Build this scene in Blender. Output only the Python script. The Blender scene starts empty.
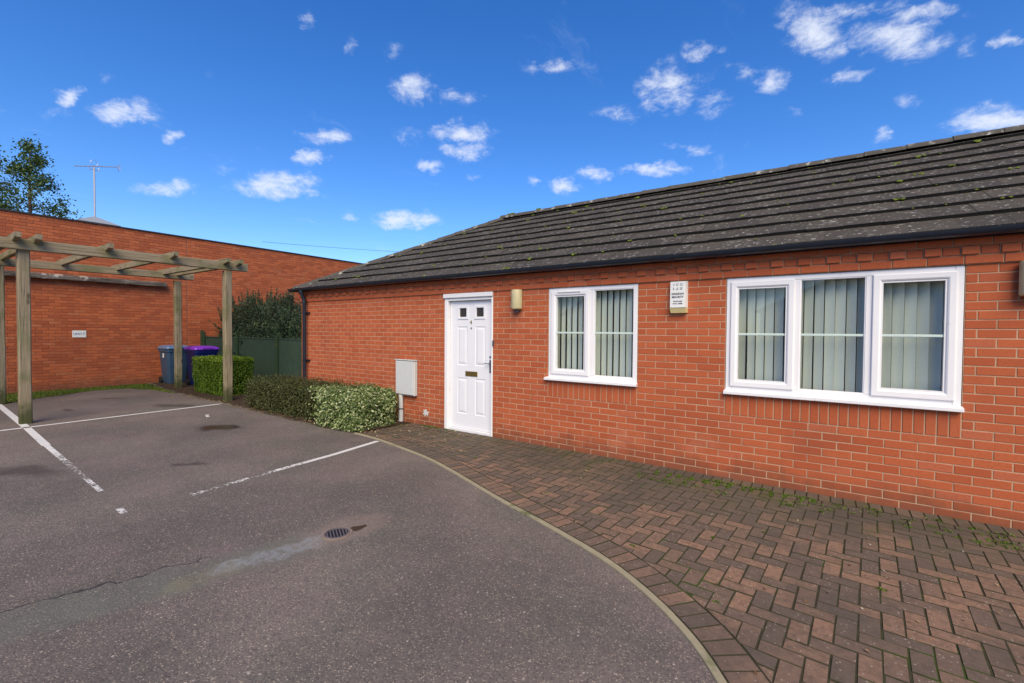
import bpy, math, random
from mathutils import Vector, Matrix, noise
random.seed(7)
RD = math.radians
scene = bpy.context.scene
COL = scene.collection

# ------------------------------------------------------------------ camera
yaw, pitch, roll, FPX = -0.6093, -0.0226, 0.007, 450.0
CAM = Vector((3.0012, -5.1349, 1.5315))
fw = Vector((math.cos(pitch)*math.sin(yaw), math.cos(pitch)*math.cos(yaw), math.sin(pitch)))
rt = Vector((math.cos(yaw), -math.sin(yaw), 0)); up = rt.cross(fw)
r2 = rt*math.cos(roll)+up*math.sin(roll); u2 = -rt*math.sin(roll)+up*math.cos(roll)
cd = bpy.data.cameras.new('camera'); cam = bpy.data.objects.new('camera', cd); COL.objects.link(cam)
M = Matrix((r2, u2, -fw)).transposed().to_4x4(); M.translation = CAM
cam.matrix_world = M
cd.sensor_width = 36; cd.lens = FPX*36/1024; cd.clip_end = 2000; cd.clip_start = 0.05
scene.camera = cam
def ray(px, py): return fw+(px-512)/FPX*r2-(py-341.5)/FPX*u2

# ------------------------------------------------------------------ materials
class NT:
    def __init__(s, nt): s.nt = nt
    def n(s, t, props=None, **inp):
        nd = s.nt.nodes.new(t)
        for k, v in (props or {}).items(): setattr(nd, k, v)
        for k, v in inp.items():
            key = int(k[1:]) if k[0] == 'i' and k[1:].isdigit() else k.replace('_', ' ')
            s.put(nd.inputs[key], v)
        return nd
    def put(s, sock, v):
        if isinstance(v, bpy.types.NodeSocket): s.nt.links.new(v, sock)
        elif isinstance(v, bpy.types.Node): s.nt.links.new(v.outputs[0], sock)
        else:
            if sock.type == 'RGBA' and len(v) == 3: v = (*v, 1)
            sock.default_value = v
    def math(s, op, a, b=0.0, c=0.0, clamp=False):
        nd = s.nt.nodes.new('ShaderNodeMath'); nd.operation = op; nd.use_clamp = clamp
        s.put(nd.inputs[0], a); s.put(nd.inputs[1], b); s.put(nd.inputs[2], c); return nd.outputs[0]
    def mix(s, f, a, b, blend='MIX'):
        nd = s.nt.nodes.new('ShaderNodeMix'); nd.data_type = 'RGBA'; nd.blend_type = blend
        s.put(nd.inputs[0], f); s.put(nd.inputs[6], a); s.put(nd.inputs[7], b); return nd.outputs[2]
    def noise(s, vec, scale, detail=4, rough=.55, dist=0):
        nd = s.n('ShaderNodeTexNoise', Vector=vec, Scale=scale, Detail=detail, Roughness=rough, Distortion=dist); return nd.outputs[0]
    def vor(s, vec, scale, out='Distance', rnd=1.0):
        return s.n('ShaderNodeTexVoronoi', Vector=vec, Scale=scale, Randomness=rnd).outputs[out]
    def ss(s, v, a, b):
        nd = s.nt.nodes.new('ShaderNodeMapRange'); nd.interpolation_type = 'SMOOTHSTEP'
        s.put(nd.inputs[0], v); s.put(nd.inputs[1], a); s.put(nd.inputs[2], b); return nd.outputs[0]
    def map(s, vec, loc=(0,0,0), rot=(0,0,0), scale=(1,1,1), t='POINT'):
        return s.n('ShaderNodeMapping', {'vector_type': t}, Vector=vec, Location=loc, Rotation=rot, Scale=scale).outputs[0]
    def ellipse(s, vec, c, rad, ang=0):       # distance from an ellipse centre, 1 on its rim
        m = s.map(vec, (c[0], c[1], 0), (0, 0, ang), (rad[0], rad[1], 1e6), 'TEXTURE')
        return s.n('ShaderNodeVectorMath', {'operation': 'LENGTH'}, i0=m).outputs['Value']
def mat(name):
    m = bpy.data.materials.new(name); m.use_nodes = True; m.node_tree.nodes.clear()
    t = NT(m.node_tree); o = t.n('ShaderNodeOutputMaterial')
    p = t.n('ShaderNodeBsdfPrincipled'); m.node_tree.links.new(p.outputs[0], o.inputs[0])
    t.p = p; t.o = o; t.pos = t.n('ShaderNodeNewGeometry').outputs['Position']
    t.tint = t.n('ShaderNodeAttribute', {'attribute_name': 'tint'}).outputs['Fac']
    return m, t
def bump(t, h, strength=.3, dist=.01):
    t.put(t.p.inputs['Normal'], t.n('ShaderNodeBump', Strength=strength, Distance=dist, Height=h).outputs[0])
def plain(name, c, rough=.5, spec=.5, metal=0, var=.12, scale=18, bmp=0.0, dirt=None, coat=0):
    m, t = mat(name)
    nz = t.noise(t.pos, scale, 5)
    k = t.math('MULTIPLY_ADD', nz, 2*var, 1-var)
    col = t.mix(1.0, c, t.n('ShaderNodeCombineColor', Red=k, Green=k, Blue=k).outputs[0], 'MULTIPLY')
    if dirt:
        d = t.ss(t.noise(t.pos, dirt[1], 6, .65), dirt[2], dirt[3]); col = t.mix(d, col, dirt[0])
    t.put(t.p.inputs['Base Color'], col); t.put(t.p.inputs['Roughness'], rough)
    t.put(t.p.inputs['Specular IOR Level'], spec); t.put(t.p.inputs['Metallic'], metal); t.put(t.p.inputs['Coat Weight'], coat)
    if bmp: bump(t, t.noise(t.pos, scale*6, 4), bmp, .004)
    return m
MT = {}
def brickmat(name, a, b, c, fine, stain=(.16, .055, .035)):
    m, t = mat(name)
    col = t.mix(t.ss(t.tint, 0, .9), a, b); col = t.mix(t.math('MULTIPLY', t.ss(t.tint, .85, 1), .55), col, c)
    n1 = t.noise(t.pos, 1.1, 5, .6); col = t.mix(t.math('MULTIPLY', t.ss(n1, .5, .75), .28), col, stain)
    n2 = t.noise(t.pos, fine, 5, .7); col = t.mix(t.math('MULTIPLY', t.ss(n2, .40, .72), .52), col, tuple(x*.6 for x in a))
    n3 = t.noise(t.pos, fine*.35, 4, .7); col = t.mix(t.math('MULTIPLY', t.ss(n3, .62, .8), .4), col, tuple(min(1, x*1.35+.05) for x in b))
    z0_ = t.n('ShaderNodeSeparateXYZ', Vector=t.pos).outputs[2]; zz = t.math('ADD', z0_, t.math('MULTIPLY', t.noise(t.map(t.pos, scale=(1, 1, .3)), 5, 5, .7), -.5))
    col = t.mix(t.math('MULTIPLY', t.math('MULTIPLY', t.ss(t.noise(t.pos, 1.7, 5, .7), .52, .72), t.ss(z0_, 1.1, .2)), .18), col, (.60, .30, .19))
    col = t.mix(t.math('MULTIPLY', t.ss(zz, .02, -.24), .6), col, (.13, .06, .035))
    t.put(t.p.inputs['Base Color'], col); t.put(t.p.inputs['Roughness'], .88); t.put(t.p.inputs['Specular IOR Level'], .25)
    bump(t, t.noise(t.pos, 190, 4, .7), .35, .004); return m
MT['brick'] = brickmat('red brick', (.47, .118, .046), (.40, .092, .036), (.52, .155, .08), 60)
MT['brick2'] = brickmat('orange brick', (.46, .125, .048), (.32, .080, .033), (.52, .19, .085), 18, (.24, .05, .03))
MT['mortar'] = plain('buff mortar', (.46, .30, .19), .95, .2, var=.25, scale=9, bmp=.4, dirt=((.25, .15, .10), 3, .5, .75))
MT['mortar2'] = plain('red mortar', (.27, .105, .06), .95, .2, var=.3, scale=5, bmp=.4)
def tilemat():
    m, t = mat('concrete roof tile')
    k = t.mix(t.tint, (.058, .048, .037), (.088, .073, .054))
    k = t.mix(t.math('MULTIPLY', t.noise(t.pos, 55, 4, .7), .6), k, (.04, .036, .032))
    n1 = t.noise(t.pos, 2.5, 4); 
    l = t.math('MULTIPLY', t.ss(t.noise(t.pos, 15, 3, .55, .2), .60, .67), t.ss(n1, .36, .55))
    k = t.mix(t.math('MULTIPLY', l, .6), k, (.32, .31, .27))
    l2 = t.ss(t.noise(t.pos, 27, 2, .5), .655, .69); k = t.mix(t.math('MULTIPLY', l2, .7), k, (.42, .41, .36))
    g = t.math('MULTIPLY', t.ss(t.noise(t.pos, 9, 3), .62, .70), t.ss(t.noise(t.pos, 1.7, 2), .5, .65))
    k = t.mix(t.math('MULTIPLY', g, .55), k, (.13, .14, .04))
    # shade on the cut lower tile edges painted in as black, along with grime
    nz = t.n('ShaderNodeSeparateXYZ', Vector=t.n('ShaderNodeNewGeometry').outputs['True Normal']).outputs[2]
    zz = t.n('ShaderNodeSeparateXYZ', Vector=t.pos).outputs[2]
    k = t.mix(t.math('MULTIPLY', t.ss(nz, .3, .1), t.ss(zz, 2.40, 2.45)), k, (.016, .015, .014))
    t.put(t.p.inputs['Base Color'], k); t.put(t.p.inputs['Roughness'], .9); t.put(t.p.inputs['Specular IOR Level'], .25)
    bump(t, t.noise(t.pos, 120, 5, .7), .5, .006); return m
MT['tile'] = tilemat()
MT['ridge'] = plain('ridge tile', (.078, .070, .058), .9, .3, var=.35, scale=12, bmp=.5, dirt=((.34, .34, .29), 7, .56, .66))
MT['moss'] = plain('moss', (.11, .145, .02), 1, .1, var=.5, scale=60)
MT['black'] = plain('black plastic', (.012, .019, .032), .26, .5, var=.3, scale=6)
MT['upvc'] = plain('white plastic frame', (.80, .79, .79), .28, .5, var=.035, scale=5, dirt=((.62, .60, .55), 4, .60, .80))
MT['bar'] = plain('glazing bar', (.55, .66, .60), .3, .5, var=.05)
MT['door'] = plain('white door', (.78, .78, .80), .35, .5, var=.03, scale=4, dirt=((.64, .63, .61), 3, .62, .85))
MT['brass'] = plain('tarnished brass', (.42, .27, .08), .35, .5, 1, var=.2)
MT['chrome'] = plain('chrome', (.6, .6, .6), .25, .5, 1)
MT['dark'] = plain('dark void', (.01, .01, .01), .6)
MT['darkglass'] = plain('dark obscured glass', (.030, .022, .020), .25)
MT['room'] = plain('room plaster', (.30, .29, .27), .9)
MT['lead'] = plain('lead grey', (.26, .28, .30), .6, .4, var=.2)
MT['cream'] = plain('aged cream plastic', (.50, .44, .25), .4, .5, var=.2, scale=14, dirt=((.22, .19, .09), 18, .55, .75))
MT['alarm'] = plain('white alarm plastic', (.74, .74, .70), .35, .5, var=.04)
MT['yellowed'] = plain('yellowed plastic', (.62, .52, .24), .3, .5, var=.12)
MT['meter'] = plain('grey white box', (.56, .57, .55), .5, .4, var=.06, dirt=((.40, .40, .36), 6, .6, .8))
MT['ink'] = plain('dark ink', (.05, .06, .08), .6)
MT['blueink'] = plain('blue ink', (.04, .10, .36), .6)
MT['greyink'] = plain('grey ink', (.30, .33, .34), .6)
MT['binblue'] = plain('slate blue bin plastic', (.035, .075, .135), .45, .4, var=.2, scale=8, dirt=((.10, .12, .14), 9, .55, .8))
MT['binlid'] = plain('pale blue lid plastic', (.10, .18, .32), .35, .5, var=.15, scale=8, dirt=((.22, .25, .28), 6, .5, .75))
MT['binnavy'] = plain('navy bin plastic', (.004, .012, .10), .4, .4, var=.2)
MT['purple'] = plain('purple lid plastic', (.20, .035, .48), .35, .5, var=.12)
MT['fence'] = plain('green fence stain', (.030, .056, .037), .8, .3, var=.35, scale=7, bmp=.3)
MT['fence_post'] = plain('green fence post', (.020, .045, .022), .85, .3, var=.4, scale=9, dirt=((.05, .07, .02), 5, .55, .7))
MT['soil'] = plain('soil', (.045, .032, .022), 1, .1, var=.5, scale=25, bmp=.8, dirt=((.10, .065, .04), 14, .5, .7))
MT['ground'] = plain('surrounding ground', (.10, .095, .085), 1, .1, var=.3, scale=2)
MT['kerb'] = plain('concrete edging', (.30, .26, .165), .9, .3, var=.22, scale=14, bmp=.5, dirt=((.12, .13, .05), 3.2, .56, .68))
MT['kerb_old'] = plain('grimy edging', (.15, .13, .10), .95, .2, var=.3, scale=8, bmp=.5, dirt=((.06, .055, .035), 2.2, .42, .55))
MT['bed'] = plain('joint sand', (.048, .044, .026), 1, .1, var=.5, scale=12, bmp=.5, dirt=((.045, .065, .015), 1.6, .54, .66))
MT['iron'] = plain('cast iron', (.20, .17, .155), .55, .5, .5, var=.25, scale=30)
MT['concrete'] = plain('tan concrete', (.24, .18, .14), .9, .3, var=.3, scale=20, bmp=.5)
MT['rust'] = plain('bark', (.10, .07, .05), .95, .2, var=.3, scale=20, bmp=.6)
MT['flash'] = plain('dark coping metal', (.03, .03, .035), .5, .5, var=.2)
MT['galv'] = plain('galvanised aerial', (.42, .42, .44), .45, .5, .6, var=.15)
MT['fabric'] = plain('blind fabric', (.64, .70, .63), .85, .2, var=.05, scale=40)
MT['render'] = plain('house render', (.50, .46, .40), .9, .2, var=.15, scale=3)

def leafmat(name, cols, tr=.35, rough=.5, spec=.35):
    m, t = mat(name)
    cr = t.n('ShaderNodeValToRGB', Fac=t.tint)
    e = cr.color_ramp.elements
    while len(e) < len(cols): e.new(.5)
    for i, (p, c) in enumerate(cols): e[i].position = p; e[i].color = (*c, 1)
    t.put(t.p.inputs['Base Color'], cr.outputs[0]); t.put(t.p.inputs['Roughness'], rough); t.put(t.p.inputs['Specular IOR Level'], spec)
    tl = t.n('ShaderNodeBsdfTranslucent', Color=cr.outputs[0])
    ms = t.n('ShaderNodeMixShader', i0=tr, i1=t.p.outputs[0], i2=tl.outputs[0]); t.nt.links.new(ms.outputs[0], t.o.inputs[0])
    return m
MT['box_leaf'] = leafmat('bright hedge leaf', [(0, (.035, .075, .006)), (.4, (.10, .18, .010)), (.8, (.28, .38, .025)), (1, (.42, .50, .04))])
MT['olive_leaf'] = leafmat('olive shrub leaf', [(0, (.032, .042, .014)), (.5, (.085, .098, .028)), (1, (.20, .20, .065))])
MT['varie_leaf'] = leafmat('variegated leaf', [(0, (.06, .10, .02)), (.4, (.17, .24, .07)), (.65, (.33, .39, .15)), (1, (.60, .62, .36))], .25)
MT['yew_leaf'] = leafmat('dark conifer needle', [(0, (.018, .036, .017)), (.6, (.046, .082, .040)), (1, (.11, .16, .06))], .15)
MT['tree_leaf'] = leafmat('tree leaf', [(0, (.025, .055, .016)), (.6, (.065, .12, .030)), (1, (.16, .22, .06))], .3)
MT['grass'] = leafmat('mossy grass', [(0, (.03, .05, .008)), (.6, (.06, .10, .012)), (1, (.11, .16, .02))], .3)
MT['weed'] = leafmat('weed leaf', [(0, (.05, .09, .01)), (.6, (.10, .18, .015)), (1, (.20, .28, .03))], .35)
MT['litter'] = leafmat('fallen leaf', [(0, (.10, .045, .02)), (.5, (.22, .12, .05)), (.8, (.38, .27, .12)), (1, (.55, .50, .38))], .1, .8)

def woodmat(name, axis):
    m, t = mat(name)
    sc = [26, 26, 26]; sc[axis] = 1.3
    g = t.noise(t.map(t.pos, scale=tuple(sc)), 1, 6, .65, .4)
    sc2 = [60, 60, 60]; sc2[axis] = 1.6
    g2 = t.noise(t.map(t.pos, scale=tuple(sc2)), 1, 4, .6)
    k = t.mix(g, (.10, .082, .045), (.43, .35, .235))
    k = t.mix(t.math('MULTIPLY', t.ss(g2, .56, .66), .85), k, (.05, .04, .028))
    k = t.mix(t.math('MULTIPLY', t.ss(t.noise(t.pos, 2.3, 4), .45, .65), .55), k, (.12, .13, .05))
    kn = t.ss(t.vor(t.map(t.pos, scale=tuple(6 if i != axis else 2.0 for i in range(3))), 1), .14, .07)
    k = t.mix(t.math('MULTIPLY', kn, .75), k, (.06, .045, .025))
    z = t.n('ShaderNodeSeparateXYZ', Vector=t.pos).outputs[2]
    zz = t.math('ADD', z, t.math('MULTIPLY', t.noise(t.pos, 9, 3), .35))
    k = t.mix(t.math('MULTIPLY', t.ss(zz, .62, .28), .9), k, (.045, .055, .018))
    t.put(t.p.inputs['Base Color'], k); t.put(t.p.inputs['Roughness'], .9); t.put(t.p.inputs['Specular IOR Level'], .2)
    bump(t, t.math('ADD', g, g2), .6, .008); return m
WOOD = [woodmat('weathered timber '+c, i) for i, c in enumerate('xyz')]
def oldboard():
    m, t = mat('rotten board')
    g = t.noise(t.map(t.pos, scale=(20, 2.5, 30)), 1, 6, .7, .8)
    k = t.mix(t.ss(g, .35, .6), (.035, .028, .022), (.15, .12, .095)); k = t.mix(t.ss(t.noise(t.pos, 5, 4), .58, .68), k, (.40, .36, .31))
    t.put(t.p.inputs['Base Color'], k); t.put(t.p.inputs['Roughness'], .95); bump(t, g, 1, .03); return m
MT['board'] = oldboard()

def asphalt():
    m, t = mat('worn asphalt')
    big = t.noise(t.pos, .55, 5, .55); mid = t.noise(t.pos, 3.2, 5, .6)
    k = t.mix(t.ss(big, .32, .68), (.112, .093, .079), (.182, .148, .122))
    k = t.mix(t.math('MULTIPLY', t.ss(mid, .5, .75), .35), k, (.205, .155, .135))
    k = t.mix(t.math('MULTIPLY', t.ss(t.noise(t.pos, 1.3, 6, .65), .48, .66), .55), k, (.108, .106, .082))
    k = t.mix(t.math('MULTIPLY', t.ss(t.noise(t.map(t.pos, (7, 3, 0)), .9, 6, .7), .52, .68), .5), k, (.185, .135, .125))
    v = t.n('ShaderNodeTexVoronoi', Vector=t.pos, Scale=120.0)
    vr = t.n('ShaderNodeSeparateColor', Color=v.outputs['Color']).outputs[0]
    st = t.math('MULTIPLY', t.ss(vr, .72, .95), t.ss(v.outputs['Distance'], .55, .3))
    k = t.mix(t.math('MULTIPLY', st, .68), k, (.46, .37, .27))
    dk = t.ss(vr, .34, .1); k = t.mix(t.math('MULTIPLY', dk, .5), k, (.055, .045, .045))
    v2 = t.n('ShaderNodeTexVoronoi', Vector=t.pos, Scale=38.0)
    vr2 = t.n('ShaderNodeSeparateColor', Color=v2.outputs['Color']).outputs[1]
    st2 = t.math('MULTIPLY', t.ss(vr2, .90, .96), t.ss(v2.outputs['Distance'], .28, .18)); k = t.mix(t.math('MULTIPLY', st2, .7), k, (.50, .42, .34))
    # stains, puddle marks and the old trench reinstatement running away from the gully
    wob = t.n('ShaderNodeVectorMath', {'operation': 'MULTIPLY_ADD'}, i0=t.n('ShaderNodeTexNoise', Vector=t.pos, Scale=2.5, Detail=5.0).outputs['Color'], i1=(.55, .55, 0), i2=t.pos).outputs[0]
    wob = t.map(wob, (-.275, -.275, 0))
    stain = None
    for c, r, a in [((-4.75, -2.0), (.50, .30), .5), ((-4.0, -4.25), (.62, .24), .6), ((-7.6, -1.6), (.60, .2), .5), ((-8.6, -3.0), (.25, .10), .2),
                    ((-2.9, -3.05), (.22, .07), .7), ((-9.8,-2.1),(.3,.1),.6)]:
        e = t.ss(t.ellipse(wob, c, r, a), 1.15, .35)
        stain = e if stain is None else t.math('MAXIMUM', stain, e)
    k = t.mix(t.math('MULTIPLY', stain, .62), k, (.040, .028, .020))
    fine = t.map(t.n('ShaderNodeVectorMath', {'operation': 'MULTIPLY_ADD'}, i0=t.n('ShaderNodeTexNoise', Vector=t.pos, Scale=7.0, Detail=5.0).outputs['Color'], i1=(.24, .24, 0), i2=t.pos).outputs[0], (-.12, -.12, 0))
    sp = t.n('ShaderNodeSeparateXYZ', Vector=fine)
    # strip: centre line x = a + b*y between y=-6.5 and y=-3.15
    cx = t.math('MULTIPLY_ADD', sp.outputs[1], .30, 1.00)
    dx = t.math('ABSOLUTE', t.math('SUBTRACT', sp.outputs[0], cx))
    strip = t.math('MULTIPLY', t.math('MULTIPLY', t.ss(dx, .23, .17), t.ss(sp.outputs[1], -3.10, -3.35)), t.math('MULTIPLY_ADD', t.ss(mid, .35, .65), .6, .4))
    k = t.mix(t.math('MULTIPLY', strip, .55), k, (.135, .140, .112))
    edge = t.math('MULTIPLY', t.math('MULTIPLY', t.ss(dx, .195, .205), t.ss(dx, .222, .212)), t.ss(sp.outputs[1], -3.7, -4.0))
    edge = t.math('MULTIPLY', edge, t.ss(t.math('SUBTRACT', sp.outputs[0], cx), .0, -.05))
    k = t.mix(t.math('MULTIPLY', edge, .8), k, (.02, .02, .02))
    yel = t.math('MULTIPLY', strip, t.ss(t.ellipse(fine, (-.12, -3.95), (.14, .28)), 1, .4)); k = t.mix(t.math('MULTIPLY', yel, .35), k, (.22, .20, .10))
    wet = t.math('MAXIMUM', t.ss(t.ellipse(fine, (-.07, -3.57), (.095, .40), -.29), 1.15, .6), t.ss(t.ellipse(fine, (-.02, -3.32), (.12, .10), 0), 1.1, .7))
    wet = t.math('MULTIPLY', wet, t.math('MULTIPLY_ADD', t.ss(t.noise(t.pos, 22, 5, .7), .40, .56), .75, .25))
    wet = t.math('MAXIMUM', wet, t.ss(t.ellipse(fine, (.06, -2.95), (.045, .09), .2), 1.0, .8))
    pud = t.math('MULTIPLY', t.ss(t.ellipse(wob, (-4.75, -2.0), (.36, .2), .5), .9, .7), 1)
    tan = t.ss(t.ellipse(fine, (.0, -3.05), (.20, .42), -.10), 1.1, .7); k = t.mix(t.math('MULTIPLY', tan, .45), k, (.24, .175, .14))
    k = t.mix(t.math('MULTIPLY', wet, .6), k, (.26, .27, .25))  # pale sky reflection of the wet patch put into its colour
    brown = t.ss(t.ellipse(fine, (.055, -2.955), (.065, .085), .2), 1.0, .7); k = t.mix(brown, k, (.05, .033, .012))
    k = t.mix(t.math('MULTIPLY', pud, .85), k, (.028, .020, .013))
    damp = t.math('MAXIMUM', wet, pud)
    t.put(t.p.inputs['Base Color'], k)
    rr = t.math('MULTIPLY_ADD', damp, -.42, .82); rr = t.math('MULTIPLY_ADD', stain, -.12, rr); t.put(t.p.inputs['Roughness'], rr)
    t.put(t.p.inputs['Specular IOR Level'], .35)
    h = t.math('ADD', t.math('MULTIPLY', v.outputs['Distance'], -1), t.noise(t.pos, 150, 3)); 
    bs = t.math('MULTIPLY_ADD', damp, -.55, .6)
    t.put(t.p.inputs['Normal'], t.n('ShaderNodeBump', Strength=bs, Distance=.004, Height=h).outputs[0]); return m
MT['asphalt'] = asphalt()
def linemat():
    m, t = mat('worn road paint')
    w = t.noise(t.pos, 34, 5, .7); w2 = t.noise(t.pos, 4, 3)
    wear = t.ss(t.math('ADD', t.math('MULTIPLY', w, .8), t.math('MULTIPLY', w2, .35)), t.math('MULTIPLY_ADD', t.tint, .55, .30), t.math('MULTIPLY_ADD', t.tint, .55, .36))
    t.put(t.p.inputs['Base Color'], t.mix(t.noise(t.pos, 9, 4), (.50, .48, .44), (.74, .72, .67))); t.put(t.p.inputs['Roughness'], .8)
    tr = t.n('ShaderNodeBsdfTransparent')
    ms = t.n('ShaderNodeMixShader', i0=wear, i1=t.p.outputs[0], i2=tr.outputs[0]); t.nt.links.new(ms.outputs[0], t.o.inputs[0]); return m
MT['line'] = linemat()
def paver():
    m, t = mat('clay coloured block paving')
    k = t.mix(t.ss(t.tint, .1, .9), (.135, .098, .072), (.275, .160, .100))
    k = t.mix(t.math('MULTIPLY', t.ss(t.noise(t.pos, 26, 6, .8), .38, .68), .62), k, (.075, .055, .042))
    v = t.n('ShaderNodeTexVoronoi', Vector=t.pos, Scale=85.0); vr = t.n('ShaderNodeSeparateColor', Color=v.outputs['Color']).outputs[0]
    k = t.mix(t.math('MULTIPLY', t.math('MULTIPLY', t.ss(vr, .90, .97), t.ss(v.outputs['Distance'], .45, .3)), .6), k, (.48, .40, .33))
    sp = t.n('ShaderNodeSeparateXYZ', Vector=t.pos)
    n = t.noise(t.pos, 1.1, 5, .6)
    # algae grime thick along the foot of the wall and in the corner by the door
    a = t.math('ADD', t.math('MULTIPLY', sp.outputs[1], 1.0), t.math('MULTIPLY', n, 1.6))
    a = t.ss(a, -.75, .42)
    b = t.ss(t.math('ADD', t.math('MULTIPLY', sp.outputs[0], -1), t.math('MULTIPLY', n, 1.5)), .2, 2.2)
    g = t.math('MAXIMUM', a, t.math('MULTIPLY', b, .75))
    k = t.mix(t.math('MULTIPLY', g, .66), k, t.mix(t.noise(t.pos, 6, 4), (.060, .052, .038), (.115, .10, .075)))
    gm = t.math('MULTIPLY', t.ss(t.noise(t.pos, 3.4, 5, .65), .50, .64), t.ss(sp.outputs[1], -1.2, -.3)); k = t.mix(t.math('MULTIPLY', gm, .6), k, (.06, .070, .02))
    p = t.ss(t.noise(t.pos, .9, 4), .52, .66); k = t.mix(t.math('MULTIPLY', p, .55), k, (.075, .062, .050))
    t.put(t.p.inputs['Base Color'], k); t.put(t.p.inputs['Roughness'], .82); t.put(t.p.inputs['Specular IOR Level'], .3)
    bump(t, t.noise(t.pos, 130, 5, .7), .6, .005); return m
MT['paver'] = paver()
def glass():
    m, t = mat('window glass')
    lw = t.n('ShaderNodeLayerWeight', Blend=.5).outputs['Facing']
    f = t.math('MULTIPLY_ADD', t.math('POWER', lw, 3.5), .7, .05, clamp=True)
    tr = t.n('ShaderNodeBsdfTransparent', Color=(.96, .98, .96)); gl = t.n('ShaderNodeBsdfGlossy', Roughness=.01, Color=(1, 1, 1))
    ms = t.n('ShaderNodeMixShader', i0=f, i1=tr.outputs[0], i2=gl.outputs[0]); t.nt.links.new(ms.outputs[0], t.o.inputs[0]); return m
MT['glass'] = glass()

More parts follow.
